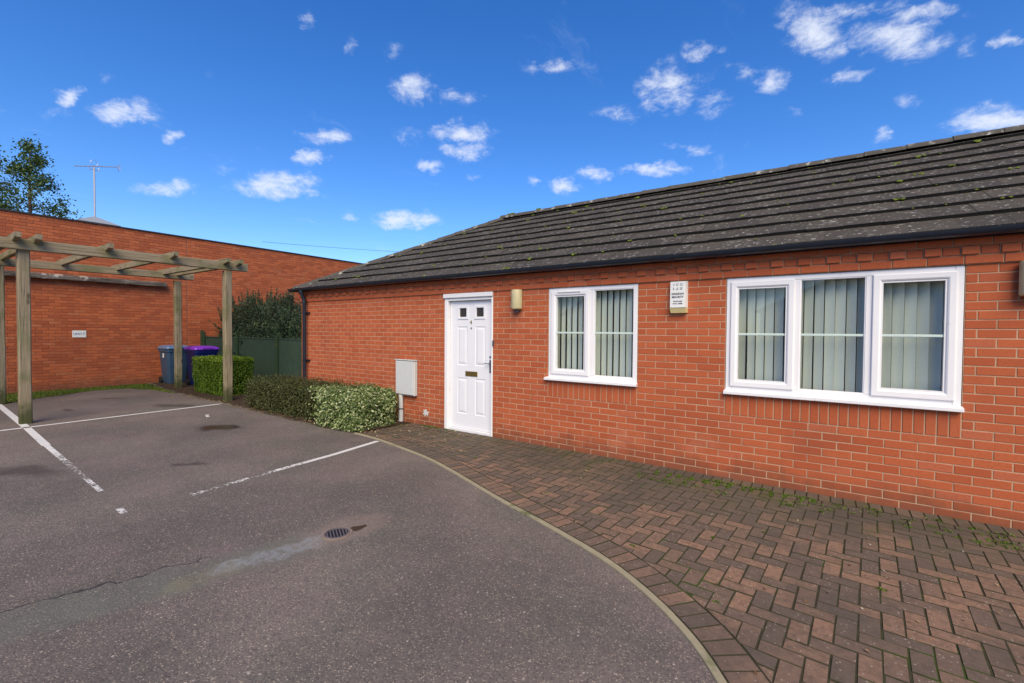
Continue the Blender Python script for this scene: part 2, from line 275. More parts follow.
# ------------------------------------------------------------------ mesh builder
class MB:
    def __init__(s): s.v = []; s.f = []; s.m = []; s.t = []
    def face(s, pts, mi=0, t=.5):
        n = len(s.v); s.v += [tuple(p) for p in pts]; s.f.append(tuple(range(n, n+len(pts)))); s.m.append(mi); s.t.append(t)
    def raw(s, vs, fs, mi=0, t=.5):
        n = len(s.v); s.v += [tuple(p) for p in vs]
        for f in fs: s.f.append(tuple(n+i for i in f)); s.m.append(mi); s.t.append(t)
    def box(s, x0, x1, y0, y1, z0, z1, mi=0, t=.5, bev=0, M=None):
        if x1 < x0: x0, x1 = x1, x0
        if y1 < y0: y0, y1 = y1, y0
        if bev <= 0:
            vs = [(x, y, z) for z in (z0, z1) for y in (y0, y1) for x in (x0, x1)]
            fs = [(0, 2, 3, 1), (4, 5, 7, 6), (0, 1, 5, 4), (2, 6, 7, 3), (0, 4, 6, 2), (1, 3, 7, 5)]
        else:
            b = min(bev, (x1-x0)*.45, (y1-y0)*.45, (z1-z0)*.45)
            vs = []; idx = {}
            c = ((x0, x1), (y0, y1), (z0, z1))
            for i in (0, 1):
                for j in (0, 1):
                    for k in (0, 1):
                        P = [c[0][i], c[1][j], c[2][k]]; inn = [P[0]+(b if i == 0 else -b), P[1]+(b if j == 0 else -b), P[2]+(b if k == 0 else -b)]
                        for ax in range(3):
                            q = list(inn); q[ax] = P[ax]; idx[(i, j, k, ax)] = len(vs); vs.append(tuple(q))
            fs = []
            for ax in range(3):
                o = [a for a in range(3) if a != ax]
                for sd in (0, 1):
                    L = []
                    for (p, q) in ((0, 0), (1, 0), (1, 1), (0, 1)):
                        key = [0, 0, 0]; key[ax] = sd; key[o[0]] = p; key[o[1]] = q; L.append(idx[(*key, ax)])
                    fs.append(tuple(L) if (sd == 1) == (ax != 1) else tuple(reversed(L)))
                for p in (0, 1):
                    for q in (0, 1):
                        k0 = [0, 0, 0]; k1 = [0, 0, 0]; k0[o[0]] = k1[o[0]] = p; k0[o[1]] = k1[o[1]] = q; k1[ax] = 1
                        L = [idx[(*k0, o[0])], idx[(*k1, o[0])], idx[(*k1, o[1])], idx[(*k0, o[1])]]
                        flip = (p == q) != (ax == 1)
                        fs.append(tuple(reversed(L)) if flip else tuple(L))
            for i in (0, 1):
                for j in (0, 1):
                    for k in (0, 1):
                        L = [idx[(i, j, k, a)] for a in range(3)]
                        fs.append(tuple(L) if (i+j+k) % 2 == 1 else tuple(reversed(L)))
        if M is not None: vs = [M @ Vector(p) for p in vs]
        s.raw(vs, fs, mi, t)
    def tube(s, pts, r, n=8, mi=0, t=.5, cap=True):
        pts = [Vector(p) for p in pts]; rs = r if isinstance(r, (list, tuple)) else [r]*len(pts)
        base = len(s.v); prev = None
        for i, p in enumerate(pts):
            d = (pts[min(i+1, len(pts)-1)]-pts[max(i-1, 0)]).normalized()
            a = prev if prev is not None else (Vector((0, 0, 1)) if abs(d.z) < .9 else Vector((1, 0, 0)))
            a = (a-d*a.dot(d)).normalized(); b = d.cross(a); prev = a
            for k in range(n):
                w = 2*math.pi*k/n; s.v.append(tuple(p+(a*math.cos(w)+b*math.sin(w))*rs[i]))
        for i in range(len(pts)-1):
            for k in range(n):
                s.f.append((base+i*n+k, base+i*n+(k+1) % n, base+(i+1)*n+(k+1) % n, base+(i+1)*n+k)); s.m.append(mi); s.t.append(t)
        if cap:
            s.f.append(tuple(base+k for k in reversed(range(n)))); s.m.append(mi); s.t.append(t)
            s.f.append(tuple(base+(len(pts)-1)*n+k for k in range(n))); s.m.append(mi); s.t.append(t)
    def prism(s, poly, lo, hi, axis, mi=0, t=.5):      # poly of 2-D points extruded along axis
        def P(p, h):
            q = list(p); q.insert(axis, h); return tuple(q)
        n = len(poly); vs = [P(p, lo) for p in poly]+[P(p, hi) for p in poly]
        fs = [tuple(range(n)), tuple(reversed(range(n, 2*n)))]+[(i, i+n, (i+1) % n+n, (i+1) % n) for i in range(n)]
        s.raw(vs, fs, mi, t)
    def build(s, name, mats, parent=None, loc=None, smooth=False, fix=True):
        me = bpy.data.meshes.new(name); L = Vector(loc) if loc else Vector((0, 0, 0))
        if parent is not None and loc is None:
            q = parent; L = Vector((0, 0, 0))
            while q: L += q.location; q = q.parent
        vs = [(p[0]-L.x, p[1]-L.y, p[2]-L.z) for p in s.v]
        me.from_pydata(vs, [], s.f)
        for m in mats: me.materials.append(MT[m] if isinstance(m, str) else m)
        me.polygons.foreach_set('material_index', s.m)
        a = me.attributes.new('tint', 'FLOAT', 'FACE'); a.data.foreach_set('value', s.t)
        if fix and len(s.f) < 4000:
            import bmesh
            bm = bmesh.new(); bm.from_mesh(me); bmesh.ops.recalc_face_normals(bm, faces=bm.faces); bm.to_mesh(me); bm.free()
        if smooth:
            me.polygons.foreach_set('use_smooth', [True]*len(me.polygons))
            try: me.set_sharp_from_angle(angle=RD(40))
            except Exception: pass
        me.update()
        o = bpy.data.objects.new(name, me); COL.objects.link(o)
        if parent is not None: o.parent = parent
        elif loc: o.location = L
        return o
def tag(o, label=None, cat=None, group=None, kind=None):
    for k, v in (('label', label), ('category', cat), ('group', group), ('kind', kind)):
        if v: o[k] = v
    return o
def empty(name, loc, label, cat, group=None):
    o = bpy.data.objects.new(name, None); o.location = loc; o.empty_display_size = .2; COL.objects.link(o); return tag(o, label, cat, group)
def copy_tree(o, parent=None):
    c = o.copy(); COL.objects.link(c); c.parent = parent
    for ch in list(o.children): copy_tree(ch, c)
    return c

# ------------------------------------------------------------------ brick laying
def lay(mb, P, u0, u1, v0, v1, n0, n1, mi, t, c=.003):
    """one brick on a wall; P maps (u, v, outward) to world"""
    g = [P(u0, v0, n0), P(u1, v0, n0), P(u1, v1, n0), P(u0, v1, n0), P(u0, v0, n1-c), P(u1, v0, n1-c), P(u1, v1, n1-c), P(u0, v1, n1-c),
         P(u0+c, v0+c, n1), P(u1-c, v0+c, n1), P(u1-c, v1-c, n1), P(u0+c, v1-c, n1)]
    fs = [(8, 9, 10, 11)]+[(4+i, 4+(i+1) % 4, 8+(i+1) % 4, 8+i) for i in range(4)]+[(i, (i+1) % 4, 4+(i+1) % 4, 4+i) for i in range(4)]
    mb.raw(g, fs, mi, t)
def course(mb, P, U0, U1, v, holes, off, n1=0, mi=0, L=.225, H=.075, m=.0085, jit=.0012):
    u = U0-off
    while u < U1:
        segs = [(max(u+m/2, U0), min(u+L-m/2, U1))]
        for (a, b, c, d) in holes:
            if v+H*.5 > c and v+H*.5 < d:
                ns = []
                for (p, q) in segs:
                    if q <= a or p >= b: ns.append((p, q))
                    else:
                        if p < a: ns.append((p, a-m/2))
                        if q > b: ns.append((b+m/2, q))
                segs = ns
        for (p, q) in segs:
            if q-p > .02: lay(mb, P, p, q, v+m/2, v+H-m/2, n1-.03, n1+random.uniform(-jit, jit), mi, random.random())
        u += L
def slab(mb, P, U0, U1, V0, V1, holes, n0, n1, mi):
    """sheet of mortar with openings, cut into rectangles"""
    us = sorted({U0, U1, *[h[0] for h in holes], *[h[1] for h in holes]}); vs = sorted({V0, V1, *[h[2] for h in holes], *[h[3] for h in holes]})
    for i in range(len(us)-1):
        for j in range(len(vs)-1):
            a, b, c, d = us[i], us[i+1], vs[j], vs[j+1]
            if any(h[0] <= (a+b)/2 <= h[1] and h[2] <= (c+d)/2 <= h[3] for h in holes): continue
            mb.face([P(a, c, n1), P(b, c, n1), P(b, d, n1), P(a, d, n1)], mi)
            mb.face([P(a, c, n0), P(a, d, n0), P(b, d, n0), P(b, c, n0)], mi)
    for h in holes:      # reveals
        a, b, c, d = h
        for q in ([(a, c), (a, d)], [(b, c), (b, d)], [(a, c), (b, c)], [(a, d), (b, d)]):
            (p0, p1), (q0, q1) = q; mb.face([P(p0, p1, n0), P(p0, p1, n1), P(q0, q1, n1), P(q0, q1, n0)], mi)

# ------------------------------------------------------------------ the bungalow
HX0, HX1, HY1 = -5.88, 9.6, 6.15
house = empty('brick_bungalow', (HX0, 0, 0), 'single storey red brick bungalow with grey tiled hipped roof and white door', 'bungalow')
W1 = (0.0, 1.2, .93, 2.1); W2 = (2.14, 3.925, .93, 2.1); DR = (-1.86, -.92, -.2, 2.1); W3 = (6.3, 7.5, .93, 2.1)
wb = MB(); Pf = lambda u, v, n: (u, -n, v)
holes = [W1, W2, DR, W3]
bh = holes+[(W1[0], W1[1], .70, .93), (W2[0], W2[1], .70, .93), (W3[0], W3[1], .70, .93)]
v = -.15; r = 0
while v < 2.09:
    course(wb, Pf, HX0, HX1, v, bh, .1125*(r % 2)+.02); v += .075; r += 1
for (a, b, _, _) in (W1, W2, W3):       # soldier bricks under the sills
    n = round((b-a)/.075)
    for i in range(n):
        w = (b-a)/n; lay(wb, Pf, a+i*w+.005, a+(i+1)*w-.005, .68, .93, -.03, .002+random.uniform(-.001, .001), 0, random.random()*.8)
# oversailing courses under the gutter
course(wb, Pf, HX0-.02, HX1, 2.10, [], .09, .022)
u = HX0-.02; i = 0
while u < HX1:
    lay(wb, Pf, u+.005, u+.1075, 2.18, 2.245, -.03, .042 if i % 2 else .026, 0, random.random()); u += .1125; i += 1
course(wb, Pf, HX0-.03, HX1, 2.25, [], .15, .047)
slab(wb, Pf, HX0+.004, HX1, -.3, 2.1, holes, -.24, -.0035, 1)
wb.box(HX0+.004, HX1, -.014, .24, 2.101, 2.175, 1); wb.box(HX0+.004, HX1, -.018, .24, 2.176, 2.25, 1); wb.box(HX0+.004, HX1, -.038, .24, 2.251, 2.36, 1)
Ps = lambda u, v, n: (HX0-n, u, v)       # left end wall
v = -.15; r = 0
while v < 2.25:
    course(wb, Ps, 0.0, HY1-.1, v, [], .1125*((r+1) % 2)+.03); v += .075; r += 1
wb.box(HX0+.006, HX0+.2, .241, HY1-.1, -.3, 2.33, 1)
wb.box(HX1-.2, HX1, .241, HY1-.1, -.3, 4.0, 1); wb.box(HX0+.201, HX1-.201, HY1-.3, HY1-.1, -.3, 2.33, 1)
# inside partition & floor & ceiling so the rooms are dim
wb.box(HX0+.21, HX1-.21, 3.0, 3.08, -.02, 2.44, 2); wb.box(HX0+.21, HX1-.21, .25, 3.0, .02, .08, 2); wb.box(HX0+.21, HX1-.21, .25, 5.8, 2.43, 2.46, 2)
wb.build('wall', ['brick', 'mortar', 'room'], house, fix=False)

# roof ------------------------------------------------------------
EY, EZ = -.13, 2.338; RY, RZ = 3.01, 4.008; EXL = -6.03
sl = math.atan2(RZ-EZ, RY-EY); SL = math.hypot(RZ-EZ, RY-EY); G = SL/9.55
import bmesh
def slope_mesh(P, width, mb, clip=None):
    """tiles on one slope; P(a, s, h): a along eave, s up slope, h above"""
    nrow = 10
    for k in range(nrow):
        s0 = k*G; s1 = min(s0+G+.05, SL+.02); a = -(.15 if k % 2 else 0); wv = [random.uniform(-.0015, .0015) for _ in range(2)]
        while a < width:
            b = min(a+.30, width); aa = max(a, 0)
            if b-aa > .01 and (clip is None or clip(aa, b, s0)):
                j = random.uniform(-.003, .003); g = .0006
                e = random.uniform(-.008, .008)
                h0, h1 = .010, .046
                q = [P(aa+g, s0+e, h0+j), P(b-g, s0+e, h0+j), P(b-g, s1, -.012+j), P(aa+g, s1, -.012+j),
                     P(aa+g, s0+e, h1+j), P(b-g, s0+e, h1+j), P(b-g, s1, .012+j), P(aa+g, s1, .012+j)]
                mb.raw(q, [(4, 5, 6, 7), (0, 3, 2, 1), (0, 1, 5, 4), (1, 2, 6, 5), (3, 0, 4, 7), (2, 3, 7, 6)], 0, random.random())
            a += .30
cs, sn = math.cos(sl), math.sin(sl)
XR = HX1+.15
def Pfront(a, s, h): return (EXL+a, EY+s*cs-h*sn, EZ+s*sn+h*cs)
def Pback(a, s, h): return (EXL+a, 2*RY-EY-s*cs+h*sn, EZ+s*sn+h*cs)
def Pleft(a, s, h): return (EXL+s*cs-h*sn, EY+a, EZ+s*sn+h*cs)
def clipped(P, width, cuts):
    m = MB(); slope_mesh(P, width, m); me = bpy.data.meshes.new('tmp'); me.from_pydata(m.v, [], m.f)
    bm = bmesh.new(); bm.from_mesh(me); lay_ = bm.faces.layers.float.new('tint')
    for f, t in zip(bm.faces, m.t): f[lay_] = t
    for co, no in cuts:
        bmesh.ops.bisect_plane(bm, geom=list(bm.verts)+list(bm.edges)+list(bm.faces), plane_co=co, plane_no=no, clear_outer=True)
    out = MB(); bm.verts.ensure_lookup_table(); out.v = [tuple(v.co) for v in bm.verts]
    for v_, i_ in zip(bm.verts, range(len(bm.verts))): v_.index = i_
    out.f = [tuple(v.index for v in f.verts) for f in bm.faces]; out.m = [0]*len(out.f); out.t = [f[lay_] for f in bm.faces]
    bm.free(); bpy.data.meshes.remove(me); return out
rf = MB()
D2 = 2*(RY-EY)
hipF = (Vector((EXL, EY, 0)), Vector((-1, 1, 0)))
a = clipped(Pfront, XR-EXL, [hipF]); rf.raw(a.v, a.f); rf.t[-len(a.f):] = a.t
a = clipped(Pback, XR-EXL, [(Vector((EXL, EY+D2, 0)), Vector((-1, -1, 0)))]); rf.raw(a.v, a.f); rf.t[-len(a.f):] = a.t
a = clipped(Pleft, D2, [(Vector((EXL, EY, 0)), Vector((1, -1, 0))), (Vector((EXL, EY+D2, 0)), Vector((1, 1, 0)))]); rf.raw(a.v, a.f); rf.t[-len(a.f):] = a.t
# under-sheet, fascia and soffit
HXp = EXL+(RY-EY)
q = .02
rf.face([(EXL, EY, EZ-q), (XR, EY, EZ-q), (XR, RY, RZ-q), (HXp, RY, RZ-q)], 1); rf.face([(EXL, EY+D2, EZ-q), (HXp, RY, RZ-q), (XR, RY, RZ-q), (XR, EY+D2, EZ-q)], 1)
rf.face([(EXL, EY, EZ-q), (HXp, RY, RZ-q), (EXL, EY+D2, EZ-q)], 1)
rf.box(EXL+.04, XR, EY+.045, EY+.065, EZ-.034, EZ-.015, 1); rf.box(EXL+.04, EXL+.06, EY+.066, EY+D2-.066, EZ-.034, EZ-.015, 1)
rf.box(EXL+.061, XR, EY+.066, -.05, EZ-.033, EZ-.028, 1); rf.box(EXL+.061, HX0-.001, -.049, EY+D2-.1, EZ-.033, EZ-.028, 1)
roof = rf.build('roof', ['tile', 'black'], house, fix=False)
def cap_tiles(A, B, n, name, w=.115):
    A, B = Vector(A), Vector(B); d = (B-A).normalized(); side = d.cross(Vector((0, 0, 1))).normalized(); upv = side.cross(d)
    L = (B-A).length/n
    for i in range(n):
        m = MB(); p0 = A+d*(i*L-.012); p1 = A+d*((i+1)*L+.012); j = random.uniform(-.004, .004); vs = []
        for p, rr in ((p0, w+.008), (p1, w-.004)):
            for k in range(9):
                an = math.pi*(k/8); vs.append(p+side*(math.cos(an)*rr*1.15)+upv*(math.sin(an)*rr*.75-.045+j))
        m.raw(vs, [(k, k+1, k+10, k+9) for k in range(8)]+[tuple(range(9)), tuple(reversed(range(9, 18)))], 0, random.random())
        m.build(name, ['ridge'], roof, smooth=True)
cap_tiles((HXp-.05, RY, RZ+.05), (XR, RY, RZ+.05), 28, 'ridge_tile')
cap_tiles((EXL+.04, EY+.04, EZ+.05), (HXp, RY, RZ+.05), 12, 'hip_tile', .10)
# moss cushions
ms = MB()
def blob(mb, c, r, flat=.5, N=Vector((0, 0, 1)), seed=0):
    a = N.orthogonal().normalized(); b = N.cross(a); vs = [c+N*r*flat]; rings = 3; n = 9
    for i in range(1, rings+1):
        ph = i/rings*math.pi*.55
        for k in range(n):
            w = 2*math.pi*k/n; rr = r*(1+.45*noise.noise(Vector((k*1.3, i*2.1, seed*3.7)))); vs.append(c+(a*math.cos(w)+b*math.sin(w))*rr*math.sin(ph)+N*rr*flat*math.cos(ph))
    fs = [(0, 1+k, 1+(k+1) % n) for k in range(n)]
    for i in range(rings-1):
        for k in range(n): fs.append((1+i*n+k, 1+(i+1)*n+k, 1+(i+1)*n+(k+1) % n, 1+i*n+(k+1) % n))
    mb.raw(vs, fs, 0, random.random())
NF = Vector((0, -sn, cs))
for i in range(230):
    s_ = random.randint(0, 9)*G+random.uniform(-.02, .05) if random.random() < .75 else random.uniform(.1, SL); s_ = min(max(s_, .05), SL-.15)
    x_ = random.uniform(EXL+s_*cs+.2, 7); rr = random.choice([.010, .012, .015, .018, .024, .034])*random.uniform(.8, 1.1)
    for k in range(random.randint(1, 4)): blob(ms, Vector(Pfront(x_-EXL+random.uniform(-.05, .05)*(rr/.03), s_+random.uniform(-.015, .02), .036)), rr*random.uniform(.6, 1), .45, NF, i*7+k)
for x_ in (-2.75, -2.66, -2.0):
    for k in range(2): blob(ms, Vector((x_+k*.05, RY-.07, RZ+.085)), .035, .5, NF, k+x_)
tag(ms.build('moss', ['moss'], roof, smooth=True), kind='stuff')
# gutter ----------------------------------------------------------
gt = MB()
def gutter_run(A, B, out):
    A, B = Vector(A), Vector(B); vs = []; prof = []
    for k in range(11):
        an = math.pi+math.pi*k/10; prof.append((math.cos(an)*.056, math.sin(an)*.056))
    for k in range(11):
        an = 2*math.pi-math.pi*k/10; prof.append((math.cos(an)*.051, math.sin(an)*.051))
    n = len(prof)
    for p in (A, B):
        for (o, z) in prof: vs.append(p+out*o+Vector((0, 0, z)))
    gt.raw(vs, [(k, (k+1) % n, (k+1) % n+n, k+n) for k in range(n)]+[tuple(range(n)), tuple(reversed(range(n, 2*n)))])
    L = (B-A).length; d = (B-A).normalized(); k = .6
    return d, L
GYc, GZ = EY-.014, 2.362
gutter_run((EXL-.03, GYc, GZ), (XR, GYc, GZ), Vector((0, -1, 0))); gutter_run((EXL+.012, EY, GZ), (EXL+.012, EY+D2, GZ), Vector((-1, 0, 0)))
gut = gt.build('gutter', ['black'], house, smooth=True)
for gx in (-3.36, -1.77, 1.59, 2.11, 5.6):
    b = MB(); pts = []
    for w in (-.045, .045):
        for k in range(11):
            an = math.pi+math.pi*k/10; pts.append((gx+w, GYc-math.cos(an)*.061, GZ+math.sin(an)*.061))
    b.raw(pts, [(k, k+1, k+12, k+11) for k in range(10)]+[tuple(range(11)), tuple(reversed(range(11, 22)))])
    b.build('gutter_joint', ['black'], gut, smooth=True)
dp = MB()
dx = -5.64
dp.tube([(dx, GYc+.0, GZ-.04), (dx, GYc, GZ-.09), (dx, -.10, GZ-.19), (dx, -.085, GZ-.25), (dx, -.085, .02)], .034, 12)
dp.tube([(dx, GYc, GZ-.035), (dx, GYc, GZ-.085)], .042, 12); dp.tube([(dx, -.085, GZ-.22), (dx, -.085, GZ-.30)], .040, 12)
dpo = dp.build('downpipe', ['black'], house, smooth=True)
for z_ in (1.86, .9):
    b = MB(); b.tube([(dx, -.085, z_), (dx, -.085, z_+.035)], .041, 12); b.box(dx-.08, dx+.08, -.035, 0, z_+.004, z_+.03); b.build('bracket', ['black'], dpo)

# door ------------------------------------------------------------
door = empty('door', (0, 0, 0), None, None); del door; 
for o in [o for o in bpy.data.objects if o.name == 'door']: bpy.data.objects.remove(o)
d = MB(); x0, x1, zb, zt = -1.785, -.955, .05, 1.985; yf = .055
panels = [(-1.64, -1.44, 1.01, 1.60), (-1.29, -1.09, 1.01, 1.60), (-1.64, -1.44, .27, .82), (-1.29, -1.09, .27, .82)]
lights = [(-1.60, -1.46, 1.745, 1.875), (-1.27, -1.13, 1.745, 1.875)]
hs = panels+lights
Pd = lambda u, v, n: (u, yf-n, v)
us = sorted({x0, x1, *[h[0] for h in hs], *[h[1] for h in hs]}); vs_ = sorted({zb, zt, *[h[2] for h in hs], *[h[3] for h in hs]})
for i in range(len(us)-1):
    for j in range(len(vs_)-1):
        a, b, c, e = us[i], us[i+1], vs_[j], vs_[j+1]
        if any(h[0] <= (a+b)/2 <= h[1] and h[2] <= (c+e)/2 <= h[3] for h in hs): continue
        d.face([Pd(a, c, 0), Pd(b, c, 0), Pd(b, e, 0), Pd(a, e, 0)])
def rings(mb, P, rect, steps, fill=True):
    """nested rectangles: steps = [(inset, height)]"""
    a, b, c, e = rect; prev = None
    for (q, n) in steps:
        cur = [P(a+q, c+q, n), P(b-q, c+q, n), P(b-q, e-q, n), P(a+q, e-q, n)]
        if prev:
            for k in range(4): mb.face([prev[k], prev[(k+1) % 4], cur[(k+1) % 4], cur[k]])
        prev = cur
    if fill: mb.face(prev)
for p in panels: rings(d, Pd, p, [(0, 0), (.012, -.006), (.018, -.006), (.050, .001)])
for p in lights: rings(d, Pd, p, [(0, 0), (-.035, .001), (-.033, .011), (-.006, .011), (0, .002), (.001, -.02)], False)
for (a, b, c, e) in [(x0, x0, zb, zt), (x1, x1, zb, zt)]: d.face([Pd(a, c, 0), Pd(a, e, 0), Pd(a, e, -.044), Pd(a, c, -.044)])
d.face([Pd(x0, zb, 0), Pd(x1, zb, 0), Pd(x1, zb, -.044), Pd(x0, zb, -.044)]); d.face([Pd(x0, zb, -.044), Pd(x1, zb, -.044), Pd(x1, zt, -.044), Pd(x0, zt, -.044)])
door = d.build('door', ['door'], house, fix=False); door['label'] = 'white six panel door with two small square panes'
f = MB()
f.box(-1.86, -1.79, -.004, .13, .0, 2.03, bev=.006); f.box(-.95, -.92, -.004, .13, .0, 2.03, bev=.006); f.box(-1.789, -.951, -.002, .13, 1.99, 2.03, bev=.004)
f.box(-1.875, -.915, -.030, .10, 2.031, 2.098, bev=.008); f.box(-1.789, -.951, .02, .14, -.02, .045, bev=.004)
f.build('frame', ['upvc'], door)
for p in lights:
    g = MB(); g.box(p[0], p[1], yf+.012, yf+.018, p[2], p[3]); g.build('pane', ['darkglass'], door)
b = MB(); b.box(-1.475, -1.24, yf-.010, yf-.001, .850, .925, bev=.004); b.box(-1.45, -1.265, yf-.016, yf-.0105, .868, .907, bev=.004); b.build('letter_plate', ['brass'], door)
b = MB(); b.box(-1.016, -.980, yf-.010, yf-.001, .92, 1.11, bev=.004); b.build('handle', ['ink'], door)
h = bpy.data.objects['handle']
b = MB(); b.tube([(-.998, yf-.01, 1.06), (-.998, yf-.05, 1.06)], .010, 8); b.tube([(-.998, yf-.05, 1.06), (-1.085, yf-.052, 1.064)], .007, 8); b.build('lever', ['chrome'], h, smooth=True)
b = MB(); b.tube([(-.998, yf-.001, 1.155), (-.998, yf-.014, 1.155)], .014, 10); b.build('lock', ['ink'], door)
b = MB(); b.tube([(-1.365, yf-.001, 1.575), (-1.365, yf-.010, 1.575)], .011, 10); b.build('spyhole', ['ink'], door)
def text(name, s, size, loc, rot, m, parent=None, ext=.0015, align='CENTER'):
    cu = bpy.data.curves.new(name, 'FONT'); cu.body = s; cu.size = size; cu.align_x = align; cu.align_y = 'CENTER'; cu.extrude = ext; cu.resolution_u = 3
    o = bpy.data.objects.new(name, cu); COL.objects.link(o); bpy.context.view_layer.update()
    me = bpy.data.meshes.new_from_object(o.evaluated_get(bpy.context.evaluated_depsgraph_get())); bpy.data.objects.remove(o); bpy.data.curves.remove(cu)
    me.materials.clear(); me.materials.append(MT[m]); o = bpy.data.objects.new(name, me); COL.objects.link(o)
    L = Vector(loc)
    if parent:
        q = parent
        while q: L -= q.location; q = q.parent
        o.parent = parent
    o.location = L; o.rotation_euler = rot; return o
text('number', '4', .085, (-1.37, yf-.003, 1.66), (RD(90), 0, 0), 'brass', door, .003)

# windows ---------------------------------------------------------
def window(x0, x1, z0, z1, lights, trickle=None, label=None):
    """lights: (a, b, opening)"""
    m = MB(); F = .004; Z0 = z0+.0
    m.box(x0+.004, x0+.058, F, F+.07, Z0, z1-.003, bev=.004); m.box(x1-.058, x1-.004, F, F+.07, Z0, z1-.003, bev=.004)
    m.box(x0+.0585, x1-.0585, F+.001, F+.07, z1-.052, z1-.003, bev=.004); m.box(x0+.0585, x1-.0585, F+.001, F+.07, Z0, Z0+.055, bev=.004)
    for i in range(len(lights)-1):
        c = (lights[i][1]+lights[i+1][0])/2; m.box(c-.028, c+.028, F+.002, F+.07, Z0+.0555, z1-.0525, bev=.004)
    w = m.build('window', ['upvc'], house); w['label'] = label
    for (a, b, op) in lights:
        za, zb_ = Z0+.05, z1-.045
        if op:
            s = MB(); t_ = .062; y0, y1 = -.014, F+.055
            rings(s, lambda u, v, n: (u, -n, v), (a, b, za, zb_), [(0, -y1), (0, -y0-.007), (.003, -y0-.002), (.008, -y0), (t_-.016, -y0), (t_-.006, -y0-.006), (t_, -y0-.014), (t_, -y1)], False)
            for (p, q, r_, s_) in ((a+t_, b-t_, zb_-t_-.012, zb_-t_-.001), (a+t_, b-t_, za+t_+.001, za+t_+.012)): s.box(p, q, 0, y1-.01, r_, s_)
            for (p, q) in ((a+t_+.0005, a+t_+.011), (b-t_-.011, b-t_-.0005)): s.box(p, q, 0, y1-.01, za+t_+.0125, zb_-t_-.0125)
            s.build('casement', ['upvc'], w); g0, g1, h0, h1 = a+t_+.01, b-t_-.01, za+t_+.01, zb_-t_-.01; gy = .018
        else:
            s = MB(); t_ = .016
            s.box(a, b, .010, .05, za, za+t_, bev=.003); s.box(a, b, .010, .05, zb_-t_, zb_, bev=.003)
            s.box(a, a+t_, .0105, .05, za+t_+.0005, zb_-t_-.0005, bev=.003); s.box(b-t_, b, .0105, .05, za+t_+.0005, zb_-t_-.0005, bev=.003)
            s.build('bead', ['upvc'], w); g0, g1, h0, h1 = a+t_, b-t_, za+t_, zb_-t_; gy = .026
        g = MB(); g.face([(g0, gy, h0), (g1, gy, h0), (g1, gy, h1), (g0, gy, h1)]); g.build('pane', ['glass'], w, fix=False)
        s = MB(); mz = (h0+h1)/2; s.box(g0, g1, gy-.010, gy-.002, mz-.011, mz+.011, bev=.003); s.build('glazing_bar', ['bar'], w)
    if trickle:
        s = MB(); s.box(trickle[0], trickle[1], -.028, -.0145, z1-.068, z1-.050, bev=.004); s.build('trickle_vent', ['upvc'], w)
    s = MB(); a, b = x0-.03 if x0 < 1 else x0-.005, x1+.006
    s.raw([(a, -.055, z0-.032), (b, -.055, z0-.032), (b, .03, z0-.032), (a, .03, z0-.032), (a, -.058, z0-.004), (b, -.058, z0-.004), (b, .03, z0+.014), (a, .03, z0+.014),
           (a, -.058, z0-.028), (b, -.058, z0-.028)], [(0, 1, 2, 3), (4, 7, 6, 5), (0, 8, 9, 1), (8, 4, 5, 9), (2, 6, 7, 3), (0, 3, 7, 4, 8), (1, 9, 5, 6, 2)])
    s.build('sill', ['upvc'], w)
    return w
window(*W1, [(.045, .585, True), (.640, 1.155, False)], (.15, .47), 'two light white framed window')
window(*W2, [(2.185, 2.745, True), (2.785, 3.295, False), (3.335, 3.88, True)], None, 'three light white framed window')
window(*W3, [(6.345, 6.885, True), (6.94, 7.455, False)], None, 'two light white framed window farthest right on the wall')
def blind(x0, x1, z0, z1, yy, ang, label, skip=()):
    e = empty('vertical_blind', ((x0+x1)/2, yy, z0), label, 'blind')
    m = MB(); m.box(x0, x1, yy-.02, yy+.02, z1, z1+.04, bev=.004); m.build('headrail', ['upvc'], e)
    n = int((x1-x0)/.080)
    for i in range(n):
        if i in skip: continue
        cx_ = x0+(i+.5)*(x1-x0)/n; a = ang+random.uniform(-4, 4); c, s = math.cos(RD(a)), math.sin(RD(a)); m = MB(); vs = []
        sw = random.uniform(-.003, .003)
        for zz, ww in ((z0, sw), (z1, 0)):
            for k in range(5):
                q = (k/4-.5)*.089; bow = .004*(1-(k/2-1)**2); vs.append((cx_+q*c-bow*s+ww, yy+q*s+bow*c, zz))
        m.raw(vs, [(k, k+1, k+6, k+5) for k in range(4)], 0, random.random()); m.build('slat', ['fabric'], e, smooth=True, fix=False)
blind(.03, 1.17, .985, 2.08, .14, -24, 'pale vertical blind hanging behind the narrower two light window')
blind(2.15, 3.90, .985, 2.08, .14, -31, 'pale vertical blind hanging behind the wide three light window')

